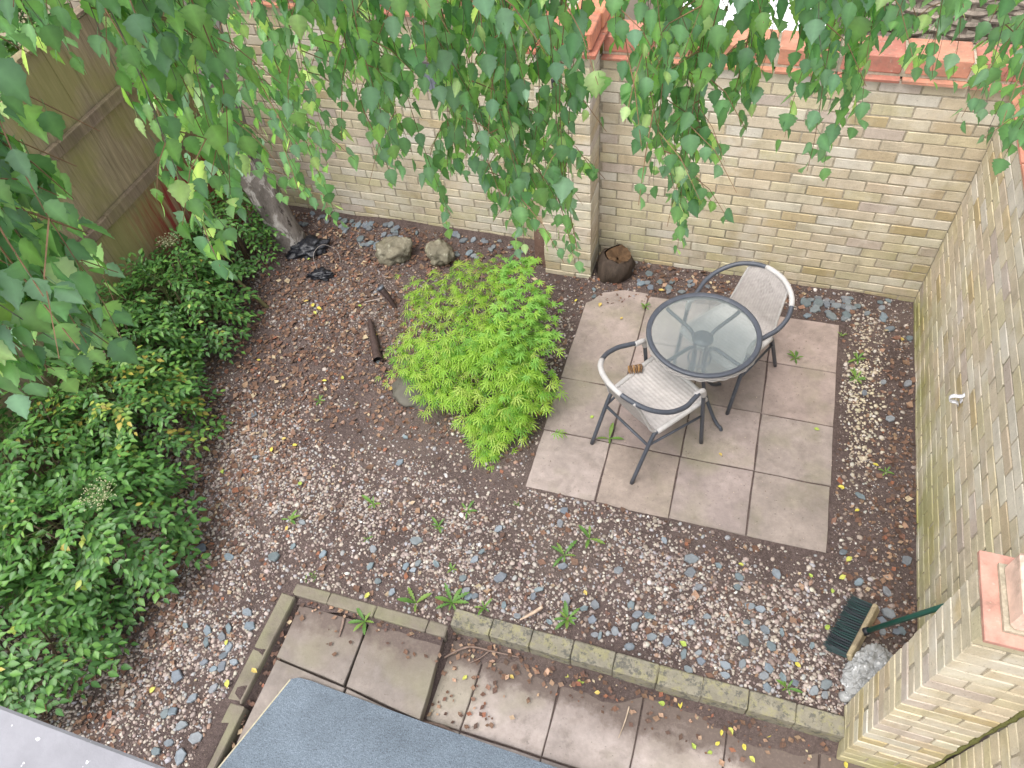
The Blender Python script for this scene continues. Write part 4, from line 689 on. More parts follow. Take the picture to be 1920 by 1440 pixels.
def make_chair(loc, rz, label):
    t = thing('bistro_chair', label, 'chair', loc, rz, 'bistro chairs'); mw = t.matrix_basis.copy()
    loop = smooth_path([(-0.243, 0.150, 0.615), (-0.262, 0.08, 0.628), (-0.278, 0.0, 0.645), (-0.262, -0.10, 0.672), (-0.20, -0.190, 0.708), (-0.10, -0.243, 0.735), (0.0, -0.257, 0.742), (0.10, -0.243, 0.735), (0.20, -0.190, 0.708), (0.262, -0.10, 0.672), (0.278, 0.0, 0.645), (0.262, 0.08, 0.628), (0.243, 0.150, 0.615)], 6)
    MB().tube(loop, 0.0145, 10).build('arm_rail', TUBE_M, t, True, mw)
    MB().tube(loop[21:40], 0.0162, 10).build('rail_wrap', WRAP_M, t, True, mw)
    for sx in (-1, 1):
        MB().tube([(sx * 0.243, 0.15, 0.614), (sx * 0.2425, 0.176, 0.607), (sx * 0.242, 0.188, 0.585), (sx * 0.2415, 0.196, 0.53), (sx * 0.241, 0.21, 0.42), (sx * 0.24, 0.262, 0.0)], 0.0125, 10, sub=4).build('leg', TUBE_M, t, True, mw)
        MB().tube([(sx * 0.2455, 0.115, 0.621), (sx * 0.243, 0.15, 0.6145), (sx * 0.2425, 0.176, 0.6075), (sx * 0.242, 0.188, 0.585), (sx * 0.2417, 0.193, 0.55)], 0.0165, 10, sub=4).build('arm_wrap', WRAP_M, t, True, mw)
        MB().tube([(sx * 0.21, 0.235, 0.43), (sx * 0.195, -0.06, 0.412), (sx * 0.188, -0.105, 0.40), (sx * 0.187, -0.14, 0.34), (sx * 0.186, -0.265, 0.0)], 0.0125, 10, sub=4).build('leg', TUBE_M, t, True, mw)
        MB().tube([(sx * 0.212, 0.262, 0.428), (sx * 0.205, 0.10, 0.421), (sx * 0.193, -0.10, 0.408)], 0.0165, 10, sub=4).build('seat_rail_wrap', WRAP_M, t, True, mw)
        MB().tube([(sx * 0.2405, 0.222, 0.33), (sx * 0.187, -0.15, 0.31)], 0.008, 8).build('side_stretcher', TUBE_M, t, True, mw)
    MB().tube([(-0.187, -0.153, 0.305), (0.187, -0.153, 0.305)], 0.0095, 8).build('stretcher', TUBE_M, t, True, mw)
    MB().tube([(-0.215, 0.255, 0.425), (-0.12, 0.272, 0.426), (0.12, 0.272, 0.426), (0.215, 0.255, 0.425)], 0.0165, 10, sub=4).build('front_wrap', WRAP_M, t, True, mw)
    # woven seat: ribs run from side to side, strands dip between them
    def sheet(path, halfw, ribs, across, base, emb=False):
        V = []; F = []; T = []; nu, nv = across, len(path)
        for j, (py, pz, ny_, nz_) in enumerate(path):
            v = j / (nv - 1)
            for i in range(nu):
                u = i / (nu - 1) * 2 - 1; h = ribs(i, j)
                if emb and abs(u) * 1.0 + abs(v - 0.70) * 3.6 < 0.42 and (i // 2 + j // 2) % 2 == 0: h -= 0.004
                sag = -0.012 * (1 - u * u) * math.sin(math.pi * v)
                V.append((u * halfw(v), py + ny_ * (h + sag), pz + nz_ * (h + sag))); k = 1.0 + 30 * h; T.append(tuple(base[q] * k for q in range(3)))
        for j in range(nv - 1):
            for i in range(nu - 1): a = j * nu + i; F.append((a, a + 1, a + nu + 1, a + nu))
        return V, F, T
    n_ = 61; seat = [(0.262 - 0.362 * j / (n_ - 1), 0.432 - 0.020 * j / (n_ - 1), 0, 1) for j in range(n_)]
    V, F, T = sheet(seat, lambda v: 0.205 - 0.018 * v, lambda i, j: 0.003 * abs(math.sin(j * math.pi / 4)) + 0.0012 * math.sin(i * 2.2 + j), 44, (0.44, 0.405, 0.38))
    q = MB(); q.v = V; q.f = F; q.t = T; q.build('seat', WOVEN_M, t, True, mw)
    bp = [(-0.100, 0.412), (-0.122, 0.422), (-0.140, 0.45), (-0.155, 0.50), (-0.178, 0.57), (-0.205, 0.65), (-0.232, 0.715), (-0.243, 0.738)]
    bpp = smooth_path([(0, *p_) for p_ in bp], 7)[:, 1:]; tn = np.gradient(bpp, axis=0); tn /= np.linalg.norm(tn, axis=1)[:, None]
    back = [(p_[0], p_[1], t_[1], -t_[0]) for p_, t_ in zip(bpp, tn)]
    V, F, T = sheet(back, lambda v: 0.187 - 0.055 * v ** 1.3, lambda i, j: 0.0028 * abs(math.sin(i * math.pi / 3)) + 0.0012 * math.sin(j * 2.2 + i), 58, (0.37, 0.335, 0.31), True)
    q = MB(); q.v = V; q.f = F; q.t = T; q.build('backrest', WOVEN_M, t, True, mw)
    for sx in (-1, 1): MB().tube([(sx * (0.187 - 0.055 * (j / (len(bpp) - 1)) ** 1.3), bpp[j][0], bpp[j][1]) for j in range(0, len(bpp), 3)], 0.008, 8).build('back_edge', WRAP_M, t, True, mw)
    return t
make_chair((-1.588, -1.615, 0.012), math.atan2(0.773, 0.634) - math.pi / 2 + math.radians(3), 'wicker bistro chair in front of the round table, facing it, with a curled dry leaf')
make_chair((-1.165, -0.935, 0.012), math.atan2(-0.827, -0.562) - math.pi / 2, 'wicker bistro chair tucked behind the round table, woven back to the brick wall')
dl = thing('dry_leaf', 'curled dry brown leaf resting on the seat corner of the wicker chair', 'leaf', (-1.703, -1.418, 0.45), 0.4)
q = MB()
for i in range(6):
    a = -0.6 + i * 0.24; x0 = (i - 2.5) * 0.013
    q.tube([(x0, -0.028, 0.0), (x0 * 1.15, -0.012, 0.016), (x0 * 1.2 + 0.004, 0.012, 0.020), (x0 * 1.05, 0.032, 0.004)], [0.003, 0.0075, 0.006, 0.002], 6, sub=3, tint=((0.30, 0.17, 0.07), (0.16, 0.09, 0.045))[i % 2])
q.build('blade', LITTER_M, dl, True, dl.matrix_basis.copy())
# ------------------------------------------------------------------ broom, bag, mat, sill
bc = np.array((-0.288, -2.548, 0.105)); bd = np.array((0.155, -0.087, 0.68)); bd /= np.linalg.norm(bd)
ba = np.array((-0.119, -0.303, 0.0)); ba /= np.linalg.norm(ba); bb = np.array((-0.88, 0.34, -0.42)); bb -= (bb @ ba) * ba; bb /= np.linalg.norm(bb); bn = np.cross(ba, bb)
br = thing('broom', 'broom with green handle and dark bristles leaning in the wall corner', 'broom', tuple(bc))
bm = mat4(np.stack([ba, bb, bn], 1), bc)
MB().box((-0.165, -0.014, -0.03), (0.165, 0.014, 0.03), 0.006, jit=0.002).build('head', BROOMW_M, br, mw=bm)
hd = MB(); hd.tube([bc + bd * 0.03, bc + bd * 1.25], 0.0125, 12); hd.build('handle', plain('green_paint', (0.012, 0.105, 0.075), 0.35, 0.5, 20), br, True)
MB().tube([bc - bd * 0.005, bc + bd * 0.055], [0.022, 0.017], 12).build('socket', plain('black_plastic', (0.012, 0.012, 0.015), 0.45, 0.4), br, True)
tf = MB()
for i in range(22):
    for j in range(5):
        u = -0.155 + 0.31 * i / 21; v = -0.022 + 0.011 * j
        for _ in range(6):
            du, dv = rnd.gauss(0, 0.005), rnd.gauss(0, 0.006); L = 0.112 * rnd.uniform(0.9, 1.06); dark = rnd.random() < 0.55
            tf.tube([(u, 0.012, v), (u + du * 0.6, 0.012 + L * 0.6, v * 1.1 + dv * 0.6 ), (u + du * 1.5, 0.012 + L, v * 1.2 + dv * 1.6 - 0.006)], [0.0032, 0.0028, 0.0018], 4, tint=(0.012, 0.016, 0.02) if dark else (0.008, 0.034, 0.030))
tf.build('bristles', plain('bristle', (1, 1, 1), 0.5, 0.4) if False else (lambda s: s.done())(Mt('bristle', 0.5, 0.4).tint()), br, kind='stuff', mw=bm)
def lump(sub, rad, ns, amp, seed, ridge=0.0):
    """noisy closed lump from a subdivided icosahedron"""
    V = [tuple(v) for v in ICO_V]; F = [tuple(f) for f in ICO_F]
    for _ in range(sub):
        mid = {}; G = []
        def m_(a, b):
            k = (min(a, b), max(a, b))
            if k not in mid:
                c = (np.array(V[a]) + np.array(V[b])) / 2; V.append(tuple(c / np.linalg.norm(c))); mid[k] = len(V) - 1
            return mid[k]
        for a, b, c in F: ab, bc_, ca_ = m_(a, b), m_(b, c), m_(c, a); G += [(a, ab, ca_), (b, bc_, ab), (c, ca_, bc_), (ab, bc_, ca_)]
        F = G
    from mathutils import noise as mn
    out = []
    for v in V:
        q = Vector(v); k = 1 + amp * sum(mn.noise(q * ns * 2 ** o + Vector((seed, seed * 2.1, o))) / 1.7 ** o for o in range(4))
        if ridge: k -= ridge * (abs(mn.noise(q * 2.3 + Vector((seed, 1, 2)))) + 0.6 * abs(mn.noise(q * 4.6 + Vector((7, seed, 2)))) + 0.35 * abs(mn.noise(q * 10 + Vector((7, 3, seed)))))
        out.append(tuple(np.array(v) * k * np.array(rad)))
    return np.array(out), F
bg = thing('plastic_bag', 'crumpled grey plastic bag dumped against the brick pier', 'bag', (-0.235, -2.735, 0.07))
V, F = lump(4, (0.125, 0.165, 0.105), 1.3, 0.16, 3.3, ridge=0.26); V[:, 2] = np.maximum(V[:, 2], -0.065)
s = Mt('grey_plastic', 0.24, 0.5).base((0.36, 0.36, 0.35)); s.vary(s.noise(9, 4), 0.8, 1.2); s.bump(s.noise(9, 2, 0.4, dist=1.5), 0.6, 0.04)
s.b.inputs['Transmission Weight'].default_value = 0.15; PLASTIC_M = s.done()
link('film', np_mesh('film', V, F, PLASTIC_M, smooth=False), bg, Matrix.Translation((-0.235, -2.735, 0.065)) @ Matrix.Rotation(math.radians(-35), 4, 'Z'))
MB().tube([(-0.31, -2.86, 0.02), (-0.325, -2.872, 0.045), (-0.345, -2.868, 0.03), (-0.36, -2.85, 0.012)], [0.03, 0.018, 0.03, 0.012], 9, sub=3).build('twisted_end', PLASTIC_M, bg, True)
mt = thing('felt_mat', 'blue grey felt covered board with a pale edge on the paving', 'mat', (-2.3, -3.9, -0.02))
P = [(-3.095, -3.556), (-3.06, -3.538), (-2.98, -3.534), (-2.85, -3.54), (-2.35, -3.556), (-1.625, -3.566), (-1.25, -3.572), (-1.25, -4.75), (-3.46, -4.75)]
def sheet_prism(P, z0, z1): n = len(P); return [(*q, z0) for q in P] + [(*q, z1) for q in P], [tuple(range(n, 2 * n)), tuple(range(n))[::-1]] + [(i, (i + 1) % n, n + (i + 1) % n, n + i) for i in range(n)]
V, F = sheet_prism(P[::-1], -0.026, -0.012); link('felt', np_mesh('felt', V, F, FELT_M), mt)
e0, e1 = np.array((-3.095, -3.556)), np.array((-3.46, -4.75)); MB().tube([(*(e0 - (0.003, 0.004)), -0.017), (*(e1 - (0.003, 0.0)), -0.017)], 0.0065, 6).build('edge_trim', plain('pale_trim', (0.42, 0.38, 0.27), 0.8, 0.2, 60, 0.7, 1.2), mt)
MB().box((-2.30, -4.7, -0.119), (-1.3, -3.64, -0.0265), 0.0).build('bearer', plain('dark_timber', (0.05, 0.045, 0.04), 0.9), mt)
ws = thing('window_sill', 'pale speckled concrete ledge crossing the lower corner of the photo', 'ledge', (-2.2, -4.4, 2.7))
MB().box((-3.3, -4.62, 2.66), (-1.75, -4.212, 2.75), 0.006, jit=0.001).build('ledge', SILL_M, ws)
# ------------------------------------------------------------------ boulders, stump, odds and ends
for loc, rad, sd_, rz, lab in (((-3.84, -0.36, 0.055), (0.135, 0.105, 0.10), 1.3, 0.35, 'pale lichened boulder with a flat top, nearer the birch trunk'), ((-3.47, -0.30, 0.055), (0.10, 0.125, 0.095), 4.7, 0.5, 'pale lichened boulder with a dark hollow side, nearer the pier'), ((-3.13, -1.60, 0.035), (0.18, 0.135, 0.085), 8.2, 0.2, 'dark smooth boulder half hidden beneath the bright maple')):
    V, F = lump(3, rad, 1.15, 0.42 if rad[2] > 0.09 else 0.22, sd_); V = np.sign(V) * np.abs(V) ** 0.92 * np.array(rad) ** 0.08
    mm = ROCK_M if rad[2] > 0.09 else plain('dark_stone', (0.125, 0.115, 0.095), 0.85, 0.25, 7, 0.75, 1.2, 0.4)
    props(link('boulder', np_mesh('boulder', V, F, mm, smooth=True), None, Matrix.Translation(loc) @ Matrix.Rotation(rz, 4, 'Z')), lab, 'boulder')
sp = thing('log_stump', 'rotten log stump standing between the brick pier and the wall', 'stump', (-2.105, -0.155, 0))
prof = [(0.125, -0.02), (0.138, 0.05), (0.132, 0.11), (0.115, 0.165), (0.085, 0.195), (0.06, 0.195), (0.035, 0.165), (0.008, 0.155)]
def rough_lathe(prof, n, amp, seed):
    b = MB().lathe(prof, n); from mathutils import noise as mn
    V = np.array(b.v)
    for i, v in enumerate(V): k = 1 + amp * (mn.noise(Vector(v) * 14 + Vector((seed, 0, 0))) + 0.6 * mn.noise(Vector(v) * 40)); V[i, :2] *= k; V[i, 2] += amp * 0.12 * mn.noise(Vector(v) * 25 + Vector((3, seed, 1)))
    return V, b.f
mwS = Matrix.Translation((-2.105, -0.155, 0)) @ Matrix.Rotation(math.radians(8), 4, (0.6, 1, 0))
V, F = rough_lathe(prof[:5], 36, 0.22, 2.0); link('bark', np_mesh('bark', V, F, STUMPB_M, smooth=True), sp, mwS)
V, F = rough_lathe(prof[4:], 36, 0.25, 2.0); V[:, 0] += 0.012; link('rotten_core', np_mesh('rotten_core', V, F, ROT_M, smooth=True), sp, mwS)
rust = plain('rusty_metal', (0.055, 0.035, 0.030), 0.6, 0.4, 40, 0.6, 1.4, 0.3)
sl_ = thing('garden_light', 'small solar light on a leaning brown stake beside the maple', 'garden light', (-3.61, -0.89, 0))
MB().tube([(-3.605, -0.885, -0.03), (-3.66, -0.868, 0.08), (-3.708, -0.856, 0.150)], [0.012, 0.021, 0.027], 12, sub=3).build('stake', rust, sl_, True)
cp = np.array((-3.712, -0.855, 0.157)); ax_ = np.array((-0.5, 0.12, 0.75)); ax_ /= np.linalg.norm(ax_)
MB().tube([cp - ax_ * 0.006, cp + ax_ * 0.014], 0.031, 16).build('cap', plain('grey_cap', (0.10, 0.11, 0.13), 0.35, 0.5), sl_, True)
tp = thing('rusty_tube', 'rusty brown tube lying on the gravel with its dark open end beside the maple', 'tube', (-3.62, -1.26, 0.03))
a_, b_ = np.array((-3.735, -1.075, 0.035)), np.array((-3.515, -1.420, 0.040)); MB().tube([a_, (a_ + b_) / 2, b_], [0.016, 0.028, 0.034], 14, cap=False, sub=3).build('tube_wall', rust, tp, True)
dd = (b_ - a_) / np.linalg.norm(b_ - a_); MB().tube([b_ - dd * 0.03, b_ - dd * 0.029], 0.033, 14).build('shade_disc', plain('inside_shade', (0.008, 0.008, 0.009), 0.9), tp)  # black disc set in the bore stands for the shade inside
MB().tube([b_ + 0.033 * (math.cos(q) * np.array((0, 0, 1)) + math.sin(q) * np.cross(dd, (0, 0, 1))) for q in np.linspace(0, 6.283, 21)[:-1]], 0.004, 6, closed=True).build('lip', rust, tp, True)
bp_ = thing('plastic_scrap', 'black plastic scrap with a thin looped wire on the gravel', 'scrap', (-4.33, -0.70, 0.02))
blk = plain('black_sheet', (0.014, 0.015, 0.020), 0.35, 0.5, 30, 0.7, 1.4, 0.5)
V, F = lump(3, (0.085, 0.05, 0.03), 2.2, 0.7, 6.1); V[:, 2] = np.maximum(V[:, 2], -0.015); link('plastic', np_mesh('plastic', V, F, blk, smooth=True), bp_, Matrix.Translation((-4.33, -0.70, 0.02)) @ Matrix.Rotation(0.2, 4, 'Z'))
MB().tube([(-4.36, -0.69, 0.03), (-4.42, -0.60, 0.12), (-4.38, -0.50, 0.15), (-4.29, -0.47, 0.08), (-4.25, -0.52, 0.01)], 0.0028, 6, sub=6).build('wire', plain('wire', (0.22, 0.19, 0.17), 0.5, 0.5), bp_, True)
rs = thing('rubbish_sack', 'dark folded plastic sheet at the foot of the birch trunk', 'plastic sheet', (-4.58, -0.44, 0.03))
V, F = lump(3, (0.16, 0.10, 0.05), 2.0, 0.55, 9.4); V[:, 2] = np.maximum(V[:, 2], -0.03); link('sheet', np_mesh('sheet', V, F, blk, smooth=True), rs, Matrix.Translation((-4.58, -0.44, 0.03)) @ Matrix.Rotation(0.5, 4, 'Z'))
ft = thing('leaning_tile', 'brown clay tile leaning upright against the pier, half behind maple tips', 'tile', (-2.65, -0.19, 0))
MB().box((-0.05, -0.010, 0.0), (0.05, 0.010, 0.30), 0.004, jit=0.004, tint=(0.14, 0.085, 0.065)).build('slab', TERRA_M, ft, mw=Matrix.Translation((-2.665, -0.195, 0.0)) @ Matrix.Rotation(0.15, 4, 'Z') @ Matrix.Rotation(math.radians(-14), 4, 'X'))
# bird box, hook, pipe clips
bx = thing('nest_box', 'grey wooden nest box with a round hole fixed on the back wall', 'nest box', (-3.395, 0.0, 1.45))
bxm = plain('grey_board', (0.20, 0.215, 0.25), 0.8, 0.3, 18, 0.65, 1.25, 0.3); H0 = Matrix.Translation((-3.395, -0.055, 1.33))
MB().box((-0.06, -0.055, 0.0), (0.06, 0.055, 0.215), 0.004, jit=0.002).build('body', bxm, bx, mw=H0)
MB().box((-0.07, -0.085, 0.2155), (0.07, 0.06, 0.232), 0.003).build('roof', plain('box_roof', (0.12, 0.10, 0.095), 0.8), bx, mw=H0)
MB().tube([(0, -0.0565, 0.165), (0, -0.050, 0.165)], 0.019, 16).build('hole', plain('hole_shade', (0.006, 0.006, 0.006), 0.9), bx, mw=H0)  # flat black disc on the front, the shade of a hole painted on
for i in range(3): MB().tube([(-0.03 + 0.03 * i, -0.059, 0.03), (-0.035 + 0.03 * i, -0.060, 0.115)], 0.003, 5).build('twig_trim', TWIG_M if False else bxm, bx, mw=H0)
hk = thing('iron_hook', 'dark iron hook on the face of the capped pier', 'hook', (-2.46, -0.27, 1.62))
iron = plain('iron', (0.02, 0.02, 0.025), 0.5, 0.5)
MB().tube([(-2.46, -0.264, 1.72), (-2.46, -0.30, 1.715), (-2.452, -0.315, 1.66), (-2.462, -0.315, 1.59), (-2.475, -0.29, 1.56), (-2.485, -0.275, 1.60)], 0.010, 8, sub=5).build('hook_bar', iron, hk, True)
MB().box((-2.478, -0.269, 1.66), (-2.442, -0.263, 1.75), 0.002).build('plate', iron, hk)
wpl = plain('white_plastic', (0.68, 0.68, 0.70), 0.4, 0.5, 20, 0.92, 1.05)
def clip(y, z, r, lab):
    t = thing('pipe_clip', lab, 'pipe clip', (-0.02, y, z)); pts = []
    for k in range(15):
        a = math.radians(-130 + 260 * k / 14); pts.append((-r - 0.012 - r * math.cos(a), y, z + r * math.sin(a)))
    pts = [(-0.004, y, z - r * 1.9)] + [(-0.008, y, z - r * 1.25)] + pts[1:-1] + [(-0.008, y, z + r * 1.25), (-0.004, y, z + r * 1.9)]
    q = MB(); P = np.array(pts); nV = []
    for (px, py, pz) in P: nV += [(px, py - 0.011, pz), (px, py + 0.011, pz)]
    q.add(nV, [(2 * i, 2 * i + 1, 2 * i + 3, 2 * i + 2) for i in range(len(P) - 1)]); o = q.build('strap', wpl, t, True)
    md = o.modifiers.new('thickness', 'SOLIDIFY'); md.thickness = 0.004; md.offset = 0
    MB().box((-0.007, y - 0.014, z - r * 0.6), (-0.001, y + 0.014, z + r * 0.6), 0.001).build('back_plate', wpl, t)
clip(-1.43, 0.705, 0.024, 'white plastic pipe clip screwed to the middle of the side wall'); clip(-0.20, 1.49, 0.015, 'small white pipe clip high on the side wall near the corner')
# fallen twigs
def twig(pts, r, lab, tint=(0.20, 0.14, 0.11), fork=None):
    t = thing('twig', lab, 'twig', pts[0]); MB().tube(pts, [r, r * 0.9, r * 0.45], 7, tint=tint, sub=5).build('stick', TWIG_M, t, True)
    if fork: MB().tube(fork, [r * 0.7, r * 0.3], 6, tint=tint, sub=4).build('side_shoot', TWIG_M, t, True)
twig([(-2.36, -3.545, -0.105), (-2.28, -3.535, -0.10), (-2.20, -3.54, -0.10), (-2.09, -3.575, -0.104)], 0.010, 'thick fallen twig at the corner of the blue grey mat')
twig([(-2.37, -3.21, -0.10), (-2.25, -3.115, -0.085), (-2.10, -3.10, -0.085), (-1.95, -3.09, -0.088)], 0.006, 'long thin fallen twig in the leaf litter under the kerb', fork=[(-2.13, -3.10, -0.088), (-2.17, -3.15, -0.10), (-2.22, -3.19, -0.105)])
twig([(-1.345, -3.17, -0.10), (-1.35, -3.24, -0.112), (-1.365, -3.33, -0.112)], 0.004, 'short pale straw lying across the lower paving', (0.42, 0.33, 0.24))
twig([(-2.965, -3.175, -0.018), (-2.955, -3.21, -0.02), (-2.945, -3.275, -0.02)], 0.008, 'short bent twig on the slab under the concrete edging')
twig([(-1.90, -2.83, 0.035), (-1.95, -2.885, 0.03), (-2.0, -2.93, 0.025)], 0.010, 'pale bamboo splinter on the gravel above the kerb', (0.45, 0.33, 0.24))
twig([(-3.86, -0.90, 0.02), (-3.78, -0.87, 0.035), (-3.70, -0.84, 0.05)], 0.004, 'thin pale twig touching the small solar light', (0.36, 0.30, 0.26))
# ------------------------------------------------------------------ foliage pieces
def blade_leaf(t, w_, fold, droop, serr, petiole, tint):
    """flat leaf along +Y with a mid vein, folded, drooping and toothed; base at the end of its stalk"""
    V = []; F = []; n = len(t)
    for i in range(n):
        x = w_[i] * (1 + serr * (1 if i % 2 else -1)); z = -droop * t[i] ** 2; y = petiole + t[i]
        V += [(-x, y, z + fold * x), (0, y, z), (x, y, z + fold * x)]
    for i in range(n - 1):
        for k in (0, 1): F.append((3 * i + k, 3 * i + k + 1, 3 * i + 4 + k, 3 * i + 3 + k))
    if petiole:
        m = len(V); V += [(-0.012, 0, 0.0), (0.012, 0, 0.0), (0.012, petiole + 0.02, -0.002), (-0.012, petiole + 0.02, -0.002)]; F.append((m, m + 1, m + 2, m + 3))
    T = np.tile(np.array(tint), (len(V), 1)); T[1:3 * n:3] *= 1.45; return np.array(V), F, T
BT = [0, 0.05, 0.12, 0.20, 0.29, 0.38, 0.47, 0.56, 0.65, 0.74, 0.83, 0.92, 1.0]; BW = [0.02, 0.20, 0.33, 0.39, 0.405, 0.385, 0.35, 0.30, 0.235, 0.17, 0.105, 0.05, 0.0]
btints = [(0.115, 0.245, 0.108), (0.14, 0.28, 0.135), (0.092, 0.21, 0.095), (0.155, 0.31, 0.118), (0.13, 0.255, 0.148), (0.195, 0.35, 0.118), (0.16, 0.285, 0.175), (0.37, 0.50, 0.23)]
BLEAF = Variants('leaf', [blade_leaf(BT, [q * rnd.uniform(0.92, 1.1) for q in BW], rnd.uniform(-0.15, 0.40), rnd.uniform(-0.10, 0.40), 0.085, 0.36, t) for t in btints for _ in range(2)], BIRCH_M, True)
# ------------------------------------------------------------------ birch
BX, BY = -4.77, -0.39
bt = thing('birch_tree', 'birch tree with a pale fissured trunk and long weeping leafy twigs', 'tree', (BX, BY, 0))
path = smooth_path([(BX, BY, -0.1), (BX - 0.02, BY, 0.2), (BX - 0.10, BY + 0.01, 0.7), (BX - 0.10, BY - 0.01, 1.15), (BX + 0.0, BY - 0.01, 1.65), (BX + 0.16, BY - 0.05, 2.3), (BX + 0.45, BY - 0.25, 3.2), (BX + 0.8, BY - 0.5, 4.4), (BX + 1.0, BY - 0.7, 5.8)], 10)
TV, TF = sweep(path, [0.145, 0.118, 0.113, 0.112, 0.112, 0.11, 0.10, 0.075, 0.04], 28)
from mathutils import noise as mn
ctr = np.repeat(path, 28, 0); dv = TV - ctr
for i in range(len(TV)):
    v = Vector(TV[i]); k = 1 + 0.13 * mn.noise(Vector((v.x * 9, v.y * 9, v.z * 3))) + 0.10 * mn.noise(Vector((v.x * 24, v.y * 24, v.z * 9))); TV[i] = ctr[i] + dv[i] * k
link('trunk', np_mesh('trunk', TV, TF, BARK_M, smooth=True), bt)
anchors = [(-4.2, -2.9, 4.5), (-3.4, -3.0, 4.6), (-2.9, -2.4, 4.5), (-2.2, -2.6, 4.6), (-1.6, -2.5, 4.7), (-0.9, -2.5, 4.6), (-0.3, -2.3, 4.5), (-3.9, -1.7, 4.3), (-2.8, -1.2, 4.4)]
LIMBS = []
for i, a in enumerate(anchors):
    st = path[int(len(path) * (0.62 + 0.03 * i))]; mid = (st + np.array(a)) / 2 + np.array((0, 0, 0.45)); pts = smooth_path([st, mid, np.array(a), np.array(a) + (np.array(a) - st) * 0.12 - np.array((0, 0, 0.15))], 8)
    MB().tube(pts, [0.035, 0.022, 0.012, 0.006], 8, tint=(0.16, 0.12, 0.10)).build('limb', TWIG_M, bt, True); LIMBS.append(pts)
LP = np.concatenate(LIMBS)
leafs = []; tw = MB()
def leaf_on(p, yaw, s_, kmax=16):
    h = np.array((math.cos(yaw), math.sin(yaw), 0)); ax = np.array((0, 0, -1.0)) * rnd.uniform(0.65, 1.0) + h * rnd.uniform(0.1, 0.6)
    nv = h * 1.0 + np.array((rnd.uniform(-0.5, 0.5), rnd.uniform(-0.5, 0.5), rnd.uniform(0.2, 1.6)))
    leafs.append((rnd.randrange(14) if rnd.random() < 0.92 else 14 + rnd.randrange(2), frame(ax, nv), np.array(p), np.array((s_ * rnd.uniform(0.72, 1.12), s_, s_))))
for (tx, ty, tz) in STRANDS:   # each weeping twig from its tip upward
    rnd.seed(int(1000 * abs(tx)) * 7919 + int(1000 * abs(ty)) * 31 + int(1000 * tz)); tip = np.array((tx, ty, tz)); top_z = rnd.uniform(3.9, 4.35); H = top_z - tz; sway = np.array((rnd.uniform(-0.10, 0.10), rnd.uniform(-0.10, 0.10), 0)) * min(1, H)
    ph_ = rnd.uniform(0, 6.28); am = rnd.uniform(0.008, 0.025)
    q = LP[np.argmin(np.linalg.norm(LP[:, :2] - tip[:2], axis=1))]; pull = (q[:2] - tip[:2]); pl = np.linalg.norm(pull); pull = pull / (pl + 1e-6) * min(pl, 0.35)
    def at(t): 
        b = tip + np.array((0, 0, H * t)) + sway * math.sin(t * 2.2); b[:2] += pull * max(0, t - 0.55) ** 2 * 4; b[0] += am * math.sin(t * 9 + ph_); b[1] += am * math.cos(t * 8 + ph_); return b
    n_ = max(6, int(H / 0.07)); tw.tube([at(i / n_) for i in range(n_ + 1)], [0.0006, 0.0010, 0.0015, 0.0022], 4, tint=(0.21, 0.12, 0.075) if rnd.random() < 0.7 else (0.17, 0.15, 0.13))
    yaw = rnd.uniform(0, 6.28); zc = 0.0; base_s = rnd.uniform(0.040, 0.055)
    while zc < H:
        t = zc / H; p = at(t); yaw += 2.4 + rnd.uniform(-0.5, 0.5)
        if rnd.random() < 0.88: leaf_on(p, yaw, base_s * rnd.uniform(0.72, 1.15) * (0.7 + 0.3 * min(1, zc / 0.12)))
        if rnd.random() < 0.15 and zc > 0.10:                                        # short side twig with three to five leaves
            L = rnd.uniform(0.06, 0.16); d = np.array((math.cos(yaw + 1), math.sin(yaw + 1), -0.75)); d /= np.linalg.norm(d); tw.tube([p, p + d * L * 0.5, p + d * L + np.array((0, 0, -0.3 * L))], [0.0014, 0.0007], 4, tint=(0.24, 0.14, 0.08))
            for k in range(rnd.randint(3, 5)): leaf_on(p + d * L * (0.3 + 0.7 * k / 4) + np.array((0, 0, -0.1 * L * k / 4)), yaw + k * 2.4, base_s * rnd.uniform(0.7, 1.05))
        zc += rnd.uniform(0.019, 0.034) if zc < 0.62 else rnd.uniform(0.09, 0.18)
tw.build('twigs', TWIG_M, bt, False, kind='stuff')
leafs = sorted(leafs, key=lambda q: (not seen(q[2])[1], seen(q[2])[0])); BLEAF.spread(leafs, bt, 300, 'foliage')
